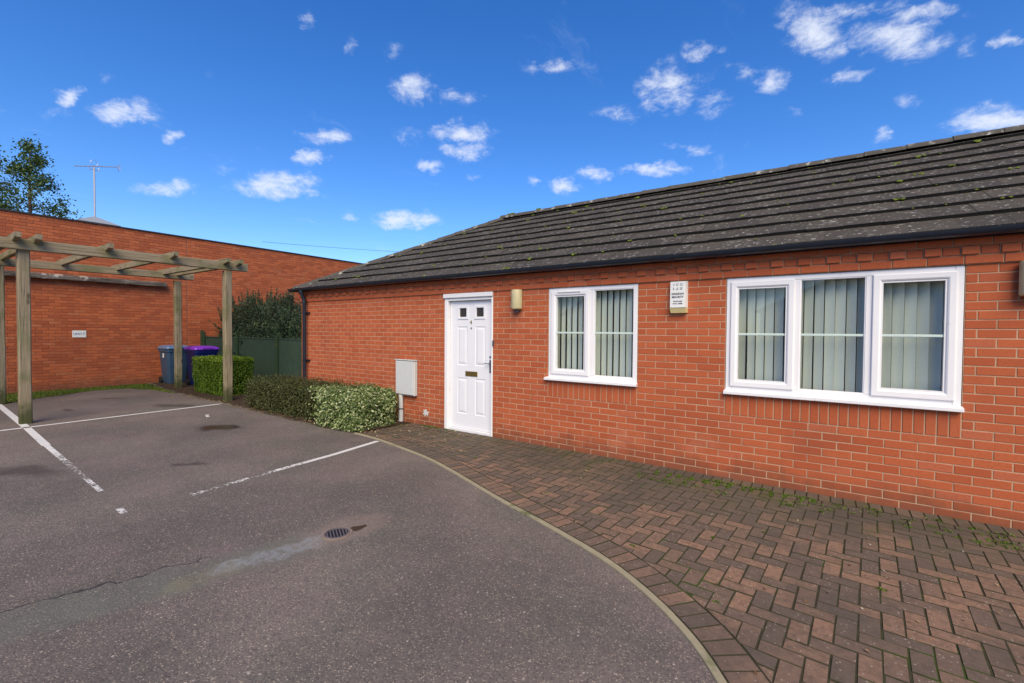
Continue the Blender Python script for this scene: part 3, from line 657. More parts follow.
# fittings on the wall --------------------------------------------
def wall_light(x, z, label):
    e = empty('wall_light', (x, 0, z), label, 'lamp', 'bulkhead lamps on the bungalow wall')
    m = MB(); m.box(x-.05, x+.05, -.025, -.003, z-.13, z+.13, bev=.005); m.build('backplate', ['cream'], e)
    m = MB(); poly = [(x-.075, -.026), (x-.08, -.06), (x-.055, -.105), (x-.018, -.122), (x+.018, -.122), (x+.055, -.105), (x+.08, -.06), (x+.075, -.026)]
    n = len(poly)
    vs = []
    for (zz, s_) in ((z-.135, .85), (z-.125, .97), (z-.11, 1), (z+.11, 1), (z+.128, .96), (z+.135, .85)):
        for (px, py) in poly: vs.append((x+(px-x)*s_, py*s_-.005, zz))
    m.raw(vs, [(r_*n+k, r_*n+(k+1) % n, (r_+1)*n+(k+1) % n, (r_+1)*n+k) for r_ in range(5) for k in range(n)]+[tuple(range(n)), tuple(reversed(range(5*n, 6*n)))])
    for zz in (-.085, -.04, .0, .04, .085): pass
    m.build('lamp_cover', ['cream'], e, smooth=True)
    m = MB(); m.tube([(x, -.05, z-.139), (x, -.05, z-.165)], .03, 10); m.build('sensor', ['ink'], e)
    return e
wl = wall_light(-.47, 1.965, 'aged cream bulkhead lamp on the brick beside the white door')
w2_ = copy_tree(wl); w2_.location = (4.29, 0, 1.965); w2_['label'] = 'aged cream bulkhead lamp right of the three light window'
al = empty('alarm_box', (1.67, 0, 1.92), 'white burglar alarm box with yellowed base between the two windows', 'alarm')
m = MB(); A0, A1 = 1.575, 1.745
m.raw([(A0, 0, 1.80), (A1+.012, 0, 1.80), (A1+.012, 0, 2.095), (A0, 0, 2.095), (A0+.008, -.065, 1.805), (A1-.0, -.065, 1.805), (A1, -.058, 2.088), (A0+.008, -.058, 2.088)],
      [(4, 5, 6, 7), (0, 4, 7, 3), (5, 1, 2, 6), (7, 6, 2, 3), (0, 1, 5, 4)]); m.build('cover', ['alarm'], al)
m = MB(); m.raw([(A0, 0, 1.799), (A1+.012, 0, 1.799), (A1+.012, 0, 1.75), (A0, 0, 1.75), (A0+.006, -.067, 1.799), (A1+.002, -.067, 1.799), (A1-.004, -.050, 1.745), (A0+.012, -.050, 1.745)],
      [(4, 5, 6, 7), (0, 4, 7, 3), (5, 1, 2, 6), (7, 6, 2, 3), (0, 1, 5, 4)]); m.build('strobe', ['yellowed'], al)
tr = (RD(90+1.4), 0, 0)
text('lettering', 'KINGDOM', .027, (1.665, -.0660, 1.955), tr, 'ink', al); text('lettering', 'SECURITY', .028, (1.665, -.0665, 1.920), tr, 'ink', al)
text('lettering', 'Peterborough', .017, (1.665, -.0670, 1.875), tr, 'ink', al); text('lettering', '01733  340000', .017, (1.665, -.0674, 1.848), tr, 'ink', al)
m = MB()
for i in range(7):
    for j in range(6):
        if (i*3+j*5+i*j) % 3 and not (2 <= i <= 4 and j in (2, 3) and i != 3):
            a_ = 1.615+i*.0145; c_ = 1.985+j*.0145; yy = -.0632+.007*(c_-1.985)/.1; m.box(a_, a_+.010, yy-.0022, yy, c_, c_+.010)
m.build('emblem', ['greyink'], al)
mb_ = empty('meter_box', (-2.55, 0, .0), 'pale grey utility meter box on the wall left of the white door', 'meter box')
m = MB(); m.box(-2.905, -2.455, -.075, -.002, .465, 1.04, bev=.008); m.build('cabinet', ['meter'], mb_)
m = MB(); m.box(-2.89, -2.47, -.090, -.0755, .48, 1.03, bev=.006); m.box(-2.915, -2.445, -.096, -.001, 1.041, 1.053, bev=.004); m.build('cover', ['meter'], mb_)
m = MB(); m.tube([(-2.80, -.05, .464), (-2.80, -.05, .02)], .040, 12); m.build('pipe', ['meter'], mb_, smooth=True)
m = MB(); m.tube([(-2.80, -.05, .22), (-2.80, -.05, .24)], .044, 12); m.build('pipe_clip', ['ink'], mb_)
m = MB(); vs = [(-2.27, -.006, .21)]
for k in range(16):
    w = 2*math.pi*k/16; rr = .055+.018*math.sin(k*2.3)+.008*math.cos(k*5); vs.append((-2.27+math.cos(w)*rr, -.002, .21+math.sin(w)*rr*.95))
m.raw(vs, [(0, 1+k, 1+(k+1) % 16) for k in range(16)])
vs2 = [(p[0], .004, p[2]) for p in vs[1:]]; m.raw(vs[1:]+vs2, [(k, (k+1) % 16, (k+1) % 16+16, k+16) for k in range(16)])
tag(m.build('cement_patch', ['meter'], loc=(-2.27, 0, .21), smooth=True), 'small round pale cement patch low on the brick left of the door', 'patch')
m = MB(); m.box(-.915, -.893, -.022, -.001, 1.32, 1.40, bev=.004); tag(m.build('door_bell', ['ink'], loc=(-.904, 0, 1.32)), 'tiny dark bell push on brick at right edge of the door frame', 'bell')

# ------------------------------------------------------------------ neighbouring flat-roofed building
LX = -12.62; LT = 4.25
nb = empty('brick_building', (LX, 0, 0), 'tall windowless orange brick building with flat roof behind the pergola', 'building')
m = MB(); Pl = lambda u, v, n: (LX+n, u, v); hj = [(.325, .345, -.1, 4.3)]
v = -.1; r = 0
while v < LT-.03:
    course(m, Pl, -9.0, 11.0, v, hj, .1125*(r % 2)+random.uniform(-.004, .004), 0, 0, jit=.0018); v += .075; r += 1
m.box(LX-9, LX-.0065, -9, 11, -.3, LT-.02, 1); nbw = m.build('wall', ['brick2', 'mortar2'], nb, fix=False)
m = MB(); m.box(LX-.25, LX+.035, -9.03, 11.03, LT-.01, LT+.022, bev=.006); m.build('coping', ['flash'], nb)
m = MB(); m.box(LX-3.9, LX-3.0, -1.42, -.52, LT, 4.80, bev=.02)
m.raw([(LX-4.0, -1.5, 4.80), (LX-2.9, -1.5, 4.80), (LX-2.9, -.44, 4.80), (LX-4.0, -.44, 4.80), (LX-3.42, -.97, 5.08)], [(0, 1, 4), (1, 2, 4), (2, 3, 4), (3, 0, 4), (3, 2, 1, 0)]); m.build('rooflight', ['lead'], nb)
m = MB()
y_ = -7.2; 
pts = []
nseg = 46
for i in range(nseg+1):
    yy = -7.2+i*(6.99/nseg); pts.append((yy, .012*noise.noise(Vector((yy*3, 0, 0))), .014*noise.noise(Vector((yy*4, 5, 0)))))
vs = []
for (yy, a, b) in pts: vs += [(LX+.002, yy, 2.735+b), (LX+.15+a, yy, 2.735+b), (LX+.15+a, yy, 2.80+a), (LX+.13+b, yy, 2.855+a), (LX+.002, yy, 2.865)]
fs = [(i*5+k, i*5+(k+1) % 5, (i+1)*5+(k+1) % 5, (i+1)*5+k) for i in range(nseg) for k in range(5)]+[(0, 1, 2, 3, 4), tuple(reversed(range(nseg*5, nseg*5+5)))]
m.raw(vs, fs); tag(m.build('timber_ledge', ['board'], loc=(LX, -3.7, 2.73)), 'long rotting timber ledge fixed high on the orange brick wall', 'timber')
sg = empty('sign', (LX, -2.05, 1.38), 'small white bay sign with blue writing on the orange brick wall', 'sign')
m = MB(); m.box(LX+.002, LX+.012, -2.17, -1.91, 1.30, 1.475, bev=.002); m.build('plate', ['alarm'], sg)
text('lettering', 'UNIT', .072, (LX+.0145, -2.072, 1.39), (RD(90), 0, RD(90)), 'blueink', sg); text('lettering', '7', .075, (LX+.0145, -1.955, 1.39), (RD(90), 0, RD(90)), 'ink', sg)
ae = empty('tv_aerial', (-16.0, -.97, 4.9), 'thin metal tv aerial on a mast above the flat roof', 'aerial')
m = MB(); m.tube([(-16, -.97, 4.95), (-16, -.97, 6.60)], .025, 8); m.build('mast', ['galv'], ae)
bm_ = MB(); bm_.tube([(-16, -1.43, 6.51), (-16, -.40, 6.78)], .014, 6)
for k in range(9): 
    yy = -1.38+k*.10; zz = 6.51+(yy+1.43)*.262; bm_.tube([(-16.0-.06, yy, zz), (-15.94, yy, zz)], .005, 4)
bm_.build('boom', ['galv'], ae)
m = MB()
for (a, b) in ((-.1, -.1), (.1, .1)):
    m.tube([(-16, -.40, 6.77), (-16-.10, -.34+0, 6.77+a)], .006, 4); m.tube([(-16, -.40, 6.77), (-15.9, -.34, 6.77+b)], .006, 4); m.tube([(-16, -.40, 6.77), (-16, -.32, 6.77+a*.8)], .008, 4)
m.build('reflector', ['galv'], ae)
m = MB(); m.tube([(-16, -.97+.09*math.cos(w*math.pi/8), 6.74+.09*math.sin(w*math.pi/8)) for w in range(0, 17)], .006, 5); m.tube([(-16, -1.09, 6.59), (-16, -1.07, 6.52), (-16, -.87, 6.52), (-16, -.85, 6.61)], .012, 5); m.build('dipole', ['galv'], ae)
m = MB(); A_ = Vector((-14.0, 3.2, 4.75)); B_ = Vector((-4.0, 22, 6.3)); pts = []
for i in range(21):
    t_ = i/20; pts.append(A_.lerp(B_, t_)-Vector((0, 0, 1.2*4*t_*(1-t_)*.35)))
m.tube(pts, .006, 5); tag(m.build('overhead_cable', ['flash'], loc=tuple(A_)), 'thin dark overhead cable crossing the sky beyond the roofs', 'cable')
m = MB(); m.tube([(-4.0, 22, -.05), (-4.0, 22, 6.5)], [.13, .09], 8); tag(m.build('telegraph_pole', ['rust'], loc=(-4, 22, 0)), 'wooden pole holding the overhead cable behind the bungalow', 'pole')

# ------------------------------------------------------------------ pergola
pg = empty('timber_pergola', (-9, -3.7, 0), 'weathered green grey timber pergola standing over the parking bays', 'pergola')
for (x, y) in [(-7.49, -3.70), (-7.39, -.77), (-10.65, -.57), (-10.56, -3.62), (-7.55, -6.7), (-10.6, -6.7)]:
    m = MB(); w = .071; seg = []; ph = random.random()*9
    for i in range(13):
        z = -.05+i*(2.81)/12; ww = w+.004*noise.noise(Vector((z*2, ph, 0))); ox = .006*noise.noise(Vector((z*.8, ph, 3))); c = .014
        seg.append([(x+ox+a*ww-(a*c if q else 0), y+ox+b*ww-(0 if q else b*c), z) for (a, b, q) in ((1, -1, 1), (1, -1, 0), (1, 1, 0), (1, 1, 1), (-1, 1, 1), (-1, 1, 0), (-1, -1, 0), (-1, -1, 1))])
    vs = [p for s in seg for p in s]; fs = [(i*8+k, i*8+(k+1) % 8, (i+1)*8+(k+1) % 8, (i+1)*8+k) for i in range(12) for k in range(8)]+[tuple(range(8)), tuple(range(96, 104))]
    m.raw(vs, fs); m.build('post', [WOOD[2]], pg)
def timber(p0, p1, w, h, axis, name, taper=0):
    """bar along axis (0 = x, 1 = y) with slightly wandering faces and splayed ends"""
    m = MB(); n = 16; vs = []; ph = random.random()*20
    for i in range(n+1):
        t_ = i/n; q = Vector(p0).lerp(Vector(p1), t_); d_ = .005*noise.noise(Vector((t_*6, ph, 0))); e_ = .006*noise.noise(Vector((t_*5, ph, 4))); c = .009
        lo = h/2 if 0 < i < n else h/2-taper
        for (a, b) in ((-w/2, -lo+c), (-w/2+c, -lo), (w/2-c, -lo), (w/2, -lo+c), (w/2, h/2-c), (w/2-c, h/2), (-w/2+c, h/2), (-w/2, h/2-c)):
            vs.append((q.x, q.y+a+d_, q.z+b+e_) if axis == 0 else (q.x+a+d_, q.y, q.z+b+e_))
    m.raw(vs, [(i*8+k, i*8+(k+1) % 8, (i+1)*8+(k+1) % 8, (i+1)*8+k) for i in range(n) for k in range(8)]+[tuple(range(8)), tuple(range(n*8, n*8+8))])
    return m.build(name, [WOOD[axis]], pg)
timber((-7.42, -7.2, 2.82), (-7.38, -.38, 2.87), .10, .17, 1, 'beam'); timber((-10.62, -7.2, 2.82), (-10.64, -.22, 2.89), .10, .16, 1, 'beam')
for y in (-.60, -.84, -1.76, -2.71, -3.57, -3.80, -4.75, -5.7, -6.6, -6.83):
    dy = random.uniform(-.03, .03); timber((-10.95, y+dy, 2.955+random.uniform(-.006, .006)), (-7.12, y, 2.935), .075, .13, 0, 'rafter', .05)

# ------------------------------------------------------------------ fence
fe = empty('timber_fence', (-9.2, .7, 0), 'dark green close board fence behind the bins and hedge', 'fence')
FY = .72
m = MB(); x = LX+.02
while x < HX0-.03:
    w = min(.108, HX0-.02-x); m.box(x, x+w-.004, FY+random.uniform(-.003, .003), FY+.02, .02, 1.285, t=random.random(), bev=.002); x += .108
m.box(LX+.02, HX0-.01, FY+.021, FY+.06, .3, .38); m.box(LX+.02, HX0-.01, FY+.021, FY+.06, 1.05, 1.13); m.build('board_panel', ['fence'], fe)
m = MB(); m.box(LX+.02, HX0-.01, FY-.012, FY+.035, 1.286, 1.315, bev=.004); m.build('capping_rail', ['fence'], fe)
for x, h in ((-12.55, 1.50), (-12.40, 1.46), (-10.30, 1.36), (-8.2, 1.38)):
    m = MB(); m.box(x-.05, x+.05, FY-.062, FY-.014, -.02, h, bev=.006); m.build('post', ['fence_post'], fe)

# ------------------------------------------------------------------ bins
def bin_(x, y, body, lid, label, open_=0):
    e = empty('wheelie_bin', (x, y, 0), label, 'wheelie bin', 'wheeled rubbish bins by the fence')
    def loop(z, hx, hy, ox, r=.05):
        pts = []
        for (sx, sy, a0) in ((1, -1, -90), (1, 1, 0), (-1, 1, 90), (-1, -1, 180)):
            for k in range(4):
                a = RD(a0+k*30); pts.append((x+ox+sx*(hx-r)+math.cos(a)*r, y+sy*(hy-r)+math.sin(a)*r, z))
        return pts
    def loft(m, L):
        n = len(L[0]); m.raw([p for l in L for p in l], [(i*n+k, i*n+(k+1) % n, (i+1)*n+(k+1) % n, (i+1)*n+k) for i in range(len(L)-1) for k in range(n)]+[tuple(reversed(range(n))), tuple(range((len(L)-1)*n, len(L)*n))])
    m = MB(); loft(m, [loop(.03, .25, .20, -.02), loop(.10, .27, .215, -.02), loop(.90, .335, .262, 0), loop(.905, .355, .28, 0), loop(.985, .36, .285, 0), loop(.99, .34, .27, 0)])
    m.build('body', [body], e, smooth=True)
    m = MB(); loft(m, [loop(.985, .375, .298, .005), loop(1.0, .38, .302, .005), loop(1.035, .37, .292, 0), loop(1.07, .30, .225, -.01), loop(1.082, .22, .15, -.02)]); lo = m.build('lid', [lid], e, smooth=True)
    m = MB(); m.box(x+.22, x+.395, y-.13, y+.13, 1.002, 1.05, bev=.014); m.build('grip', [lid], lo)
    m = MB(); m.tube([(x-.41, y-.24, .99), (x-.41, y+.24, .99)], .016, 8); m.box(x-.42, x-.34, y-.26, y-.23, .96, 1.01); m.box(x-.42, x-.34, y+.23, y+.26, .96, 1.01); m.build('handle', [body], e)
    for s in (-1, 1):
        m = MB(); m.tube([(x-.27, y+s*.215, .10), (x-.27, y+s*.265, .10)], .10, 16); m.build('wheel', ['dark'], e, smooth=True)
    return e
b1 = bin_(-11.97, -.21, 'binblue', 'binlid', 'slate blue wheelie bin with a pale blue lid against the brick wall')
m = MB(); m.box(-11.99, -11.89, -.4835, -.4805, .74, .86); m.build('label_sticker', ['alarm'], b1)
bin_(-10.80, .02, 'binnavy', 'purple', 'navy wheelie bin with a bright purple lid beside the clipped hedge')

# ------------------------------------------------------------------ foliage
def leaf(mb, c, n, size, t, asp=.55):
    n = n.normalized(); a = n.orthogonal().normalized(); w = random.uniform(0, 6.283); b = n.cross(a)
    d = a*math.cos(w)+b*math.sin(w); s = n.cross(d); q = size
    mb.face([c-d*q*.5, c+s*q*asp*.5+n*q*.08, c+d*q*.5, c-s*q*asp*.5+n*q*.08], 0, t)
def rv(): 
    return Vector((random.gauss(0, 1), random.gauss(0, 1), random.gauss(0, 1)))
def clipped_bush(x0, x1, y0, y1, h, n, size, amp, taper=.0, round_=.12, depth=.10, tf=None, seed=0, asp=.55, loose=.0, zmin=.02):
    mb = MB()
    cx_, cy_ = (x0+x1)/2, (y0+y1)/2; hx, hy = (x1-x0)/2, (y1-y0)/2
    A = [hx*2*hy*2, 2*hx*h, 2*hx*h, 2*hy*h, 2*hy*h]
    def surf(k):
        if k == 0: p = Vector((random.uniform(-1, 1)*hx, random.uniform(-1, 1)*hy, h)); nn = Vector((0, 0, 1))
        elif k < 3: s = -1 if k == 1 else 1; p = Vector((random.uniform(-1, 1)*hx, s*hy, random.uniform(zmin, h))); nn = Vector((0, s, 0))
        else: s = -1 if k == 3 else 1; p = Vector((s*hx, random.uniform(-1, 1)*hy, random.uniform(zmin, h))); nn = Vector((s, 0, 0))
        # round the box off
        q = Vector((max(abs(p.x)-(hx-round_), 0)*(1 if p.x > 0 else -1), max(abs(p.y)-(hy-round_), 0)*(1 if p.y > 0 else -1), max(p.z-(h-round_), 0)))
        if q.length > round_:
            q2 = q.normalized()*round_; p = p-q+q2; nn = q.normalized()
        tp = 1-taper*(1-p.z/h); p = Vector((p.x*tp, p.y*tp, p.z)); return p+Vector((cx_, cy_, 0)), nn
    for i in range(n):
        k = random.choices(range(5), A)[0]; p, nn = surf(k)
        f = noise.noise(p*3.2+Vector((seed, 0, 0)))*amp+noise.noise(p*9+Vector((seed, 0, 0)))*amp*.6
        dep = random.random()**1.6*depth; out = random.random()**6*loose
        p = p+nn*(f-dep+out)
        if p.z < .01: p.z = .01+random.random()*.03
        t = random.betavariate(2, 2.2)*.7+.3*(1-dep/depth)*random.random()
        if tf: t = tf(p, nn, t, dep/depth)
        leaf(mb, p, nn*.7+rv()*.55+Vector((0, 0, .35)), size*random.uniform(.7, 1.25), min(max(t, 0), 1), asp)
    # twiggy inner mass that closes the view through
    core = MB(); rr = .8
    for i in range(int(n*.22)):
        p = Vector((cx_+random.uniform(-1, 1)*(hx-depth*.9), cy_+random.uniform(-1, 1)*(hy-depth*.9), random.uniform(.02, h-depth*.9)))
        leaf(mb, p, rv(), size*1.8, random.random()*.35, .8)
    return mb
def stems(x0, x1, y0, y1, h, n, r=.008):
    m = MB()
    for i in range(n):
        x, y = random.uniform(x0, x1), random.uniform(y0, y1); p = [(x, y, -.01)]
        for k in range(1, 4): p.append((x+random.uniform(-.08, .08)*k, y+random.uniform(-.06, .06)*k, h*k/3.4))
        m.tube(p, [r*1.4, r, r*.7, r*.4], 5)
    return m
e = empty('hedge', (-9, -.25, 0), 'bright green square clipped hedge behind the pergola post', 'hedge')
clipped_bush(-9.62, -8.0, -.66, .10, .88, 26000, .038, .035, .10, .06, .10, lambda p, n, t, d: t*.75+(.35 if n.z > .5 or p.z > .80 else 0)*random.random(), 3).build('foliage', ['box_leaf'], e, fix=False)  # sunlight put into the colour: top leaves tinted lighter
stems(-9.7, -8.2, -.5, 0, .7, 30).build('stem', ['rust'], e)
e = empty('low_shrub', (-4.9, -.5, 0), 'low dark olive rounded shrub along the foot of the bungalow wall', 'shrub')
mbx = clipped_bush(-6.35, -3.3, -.92, -.10, .56, 30000, .034, .05, .06, .14, .11, None, 11, loose=.10)
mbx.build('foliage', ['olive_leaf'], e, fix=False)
m = stems(-6.2, -3.5, -.85, -.15, .5, 50)
for i in range(60):
    x, y = random.uniform(-6.1, -3.4), random.uniform(-.8, -.12); m.tube([(x, y, .4), (x+random.uniform(-.05, .05), y, .55), (x+random.uniform(-.10, .10), y+random.uniform(-.05, .05), .60+random.random()*.14)], [.003, .002, .0015], 4)
m.build('stem', ['rust'], e)
e = empty('variegated_shrub', (-3.15, -.6, 0), 'cream and green variegated shrub at the left of the paving', 'shrub')
def vt(p, n, t, d):
    return min(1, .12+.95*random.random()**1.25) if random.random() < .8-d*.5 else .25*random.random()
m_ = clipped_bush(-3.72, -2.68, -1.08, -.14, .58, 15000, .044, .05, .04, .20, .12, vt, 21, .6, .06)
if 1: pass      # a few pale sprays that invade the olive shrub
for i in range(700):
    p = Vector((random.uniform(-4.15, -3.55), random.uniform(-.97, -.5), 0)); p.z = random.uniform(.05, .57)
    if p.y > -.9: p.z = random.uniform(.50, .58)
    if random.random() < (p.x+4.2)/.6: leaf(m_, p, Vector((0, -1, .6))+rv()*.5, .055, .3+.6*random.random(), .6)
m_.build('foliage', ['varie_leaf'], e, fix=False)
stems(-3.6, -2.8, -.95, -.3, .5, 18).build('stem', ['rust'], e)
# conifer behind the fence
def conifer(cx_, cy_, rx, ry, H, name, label, n=420):
    e = empty(name, (cx_, cy_, 0), label, 'conifer'); fm = MB(); sm = MB()
    sm.tube([(cx_, cy_, -.05), (cx_, cy_, H*.55), (cx_+.05, cy_, H*.85)], [.09, .06, .02], 8)
    for i in range(n):
        w = random.uniform(0, 6.283); rr = random.random()**.45
        px, py = cx_+math.cos(w)*rx*rr, cy_+math.sin(w)*ry*rr
        top = H*(1-.16*rr*rr)+.22*noise.noise(Vector((px*1.6, py*1.6, 2)))
        z0 = random.uniform(.15, 1)**.8*top*.92; L = random.uniform(.25, .5)
        d = Vector((math.cos(w)*.8*rr, math.sin(w)*.8*rr, .55+.6*(z0/top))).normalized()+rv()*.15
        if z0 > top*.7 : d = (d+Vector((0, 0, .9))).normalized(); z0 = min(z0, top-L*.75)
        p0 = Vector((px, py, z0)); sm.tube([p0-d*.1, p0+d*L], [.006, .002], 4)
        for k in range(46):
            t_ = random.random(); p = p0+d*L*t_; s = rv(); s = (s-d*s.dot(d)).normalized(); q = (s+d*.7).normalized()*(.075*(1.15-t_*.6)); nn = q.cross(rv()).normalized()*.011
            fm.face([p-nn, p+nn, p+q], 0, random.random()*.7+.3*(p.z/H)**3*random.random())
    for i in range(52000):
        w = random.uniform(0, 6.283); ph = random.random()**.6*1.57; rr = (random.random()**.35)
        k = 1+.16*noise.noise(Vector((math.cos(w)*2, math.sin(w)*2, ph*2)))
        p = Vector((cx_+math.cos(w)*math.sin(ph)**.7*rx*rr*k, cy_+math.sin(w)*math.sin(ph)**.7*ry*rr*k, .1+(H-.35)*math.cos(ph)**.6*rr*k))
        cl = noise.noise(p*4.5)
        if cl < -.42: continue
        leaf(fm, p, Vector((math.cos(w), math.sin(w), .8))+rv()*.7, random.uniform(.06, .12), min(1, max(0, random.random()*.6+cl*.6+.12)), .26)
    sm.build('trunk', ['rust'], e, fix=False); fm.build('foliage', ['yew_leaf'], e, fix=False)
conifer(-10.05, 1.38, 2.6, .56, 2.62, 'conifer_shrub', 'dark green bushy conifer showing above the green fence', 480)
# trees beyond the flat roof
def tree(cx_, cy_, H, R_, base, name, label, nb_=150, leaves=46, lean=0, bare=False, seed=1):
    random.seed(seed); e = empty(name, (cx_, cy_, 0), label, 'tree', 'trees beyond the flat roof'); tm = MB(); fm = MB()
    tm.tube([(cx_, cy_, -.1), (cx_+.05, cy_+.03, H*.4), (cx_+lean*.5, cy_-.03, H*.75), (cx_+lean, cy_, H*.97)], [.16, .11, .05, .012], 9)
    for i in range(nb_):
        f = random.random()**.8; z = base+(H-base)*f; rr = R_*(1-f)**.75*random.uniform(.55, 1.05)+.12; w = random.uniform(0, 6.283)
        p0 = Vector((cx_+lean*f, cy_, z-.35*rr)); p1 = Vector((cx_+lean*f+math.cos(w)*rr, cy_+math.sin(w)*rr, z+.15*rr)); pm = (p0+p1)/2+rv()*.06
        tm.tube([p0, pm, p1], [.016, .008, .003], 5)
        if bare:
            for k in range(6):
                q = p1.lerp(pm, random.random()*.7); tm.tube([q, q+rv()*.12+Vector((0, 0, .12)), q+rv()*.2+Vector((0, 0, .30))], [.006, .004, .002], 4)
        for k in range(leaves if not bare or random.random() < .35 else 0):
            c = p1+rv()*.17 if k % 4 else pm.lerp(p1, random.random())+rv()*.1; leaf(fm, c, rv()+Vector((0, 0, .5)), random.uniform(.08, .15), random.betavariate(2, 2), .6)
    tm.build('trunk', ['rust'], e, fix=False); fm.build('crown', ['tree_leaf'], e, fix=False)
tree(-25, -1.05, 9.35, 1.5, 4.2, 'leafy_tree', 'pointed leafy green tree rising beyond the flat roofed building', 62, 105, seed=4)
tree(-26.5, -2.45, 9.9, 1.9, 4.5, 'sparse_tree', 'thin half bare tree at the left edge beyond the flat roof', 150, 26, seed=9, bare=True)
random.seed(33)

# ------------------------------------------------------------------ ground
def sheet(name, poly, z, m, kind='structure', tint=.5):
    b = MB(); b.face([(p[0], p[1], z) for p in poly], 0, tint); return tag(b.build(name, [m], fix=False), kind=kind)
g = MB(); g.face([(-600, -600, -.06), (600, -600, -.06), (600, 600, -.06), (-600, 600, -.06)]); tag(g.build('ground', ['ground'], fix=False), kind='structure')
cp = MB(); cp.face([(-12.6, -22, 0), (14, -22, 0), (14, 0.0, 0), (-12.6, 0.0, 0)]); tag(cp.build('car_park', ['asphalt'], fix=False), kind='structure')
# kerb line
KP = [(-12.55, -.60), (-11.2, -.80), (-9.5, -.93), (-7.6, -.95), (-6.3, -.97), (-5.2, -1.02), (-4.0, -1.06), (-2.96, -1.03), (-2.45, -1.045), (-2.04, -1.09), (-1.49, -1.20), (-.9, -1.33), (-.37, -1.51), (.12, -1.70), (.66, -1.91), (1.1, -2.06), (1.55, -2.23), (1.86, -2.37), (2.12, -2.53), (2.33, -2.69), (2.49, -2.84), (2.63, -3.02), (2.80, -3.28), (2.98, -3.62), (3.16, -4.05), (3.32, -4.6), (3.42, -5.3), (3.45, -6.1), (3.45, -9.0)]
def smooth_line(P, step=.03):
    out = []
    for i in range(len(P)-1):
        p0, p1, p2, p3 = [Vector(P[max(min(j, len(P)-1), 0)]) for j in (i-1, i, i+1, i+2)]
        n = max(2, int((p2-p1).length/step))
        for k in range(n):
            t = k/n; out.append(.5*((2*p1)+(p2-p0)*t+(2*p0-5*p1+4*p2-p3)*t*t+(3*p1-p0-3*p2+p3)*t*t*t))
    out.append(Vector(P[-1]).to_2d()); return [Vector((p[0], p[1])) for p in out]
KL = smooth_line(KP)
for _ in range(12): KL = [KL[0]]+[(KL[i-1]+KL[i]*2+KL[i+1])/4 for i in range(1, len(KL)-1)]+[KL[-1]]
def offset(L, d):      # positive = towards the building
    o = []
    for i, p in enumerate(L):
        t = (L[min(i+1, len(L)-1)]-L[max(i-1, 0)]).normalized(); o.append(p+Vector((-t.y, t.x))*d)
    return o
ix = min(range(len(KL)), key=lambda i: abs(KL[i].x+2.62)+abs(KL[i].y+1.04))
# edging stones, each a slightly different block
km = MB(); acc = 0; start = 0; o2 = offset(KL, .044)
i = 0
while i < len(KL)-1:
    j = i; L = 0
    while j < len(KL)-1 and L < .88: L += (KL[j+1]-KL[j]).length; j += 1
    zj = .011+random.uniform(-.0015, .0015); tt = random.random(); n = j-i+1
    A = [KL[k] for k in range(i, j+1)]; B = [o2[k] for k in range(i, j+1)]
    A[0] = A[0]+(A[1]-A[0]).normalized()*.003; B[0] = B[0]+(B[1]-B[0]).normalized()*.003
    vs = [(p.x, p.y, -.05) for p in A]+[(p.x, p.y, zj-.004) for p in A]+[(p.x*.92+q.x*.08, p.y*.92+q.y*.08, zj) for p, q in zip(A, B)]+[(p.x*.08+q.x*.92, p.y*.08+q.y*.92, zj) for p, q in zip(A, B)]+[(q.x, q.y, zj-.004) for q in B]+[(q.x, q.y, -.05) for q in B]
    fs = []
    for r_ in range(5):
        for k in range(n-1): fs.append((r_*n+k, (r_+1)*n+k, (r_+1)*n+k+1, r_*n+k+1))
    fs += [tuple(r_*n for r_ in range(6)), tuple(r_*n+n-1 for r_ in reversed(range(6)))]
    km.raw(vs, fs, 1 if A[0].x < -3 else 0, tt); i = j
tag(km.build('kerb', ['kerb', 'kerb_old']), kind='structure')
# planting bed soil and paving bed sheets
i0 = ix; bedL = o2[:i0+1]
sb = MB(); gridx = bedL
for k in range(len(bedL)-1):
    a, b = bedL[k], bedL[k+1]; top = .70 if a.x < HX0 else -.0
    nn = 6
    for q in range(nn):
        def pt(p, t): 
            y = p.y+(top-p.y)*t; return (p.x, y, .006+(.018*noise.noise(Vector((p.x*4, y*4, 0)))+.02 if 0 < t < 1 else 0))
        sb.face([pt(a, q/nn), pt(b, q/nn), pt(b, (q+1)/nn), pt(a, (q+1)/nn)])
tag(sb.build('soil', ['soil'], fix=False), kind='structure')
bb = MB(); pl = o2[i0:]
for k in range(len(pl)-1): bb.face([(pl[k].x, pl[k].y, .0086), (pl[k+1].x, pl[k+1].y, .0086), (pl[k+1].x, 0, .0086), (pl[k].x, 0, .0086)]) if pl[k+1].x > pl[k].x+1e-4 else None
xm = max(p.x for p in pl)
bb.face([(xm, -9, .0086), (9.6, -9, .0086), (9.6, 0, .0086), (xm, 0, .0086)]); tag(bb.build('paving_bed', ['bed'], fix=False), kind='structure')
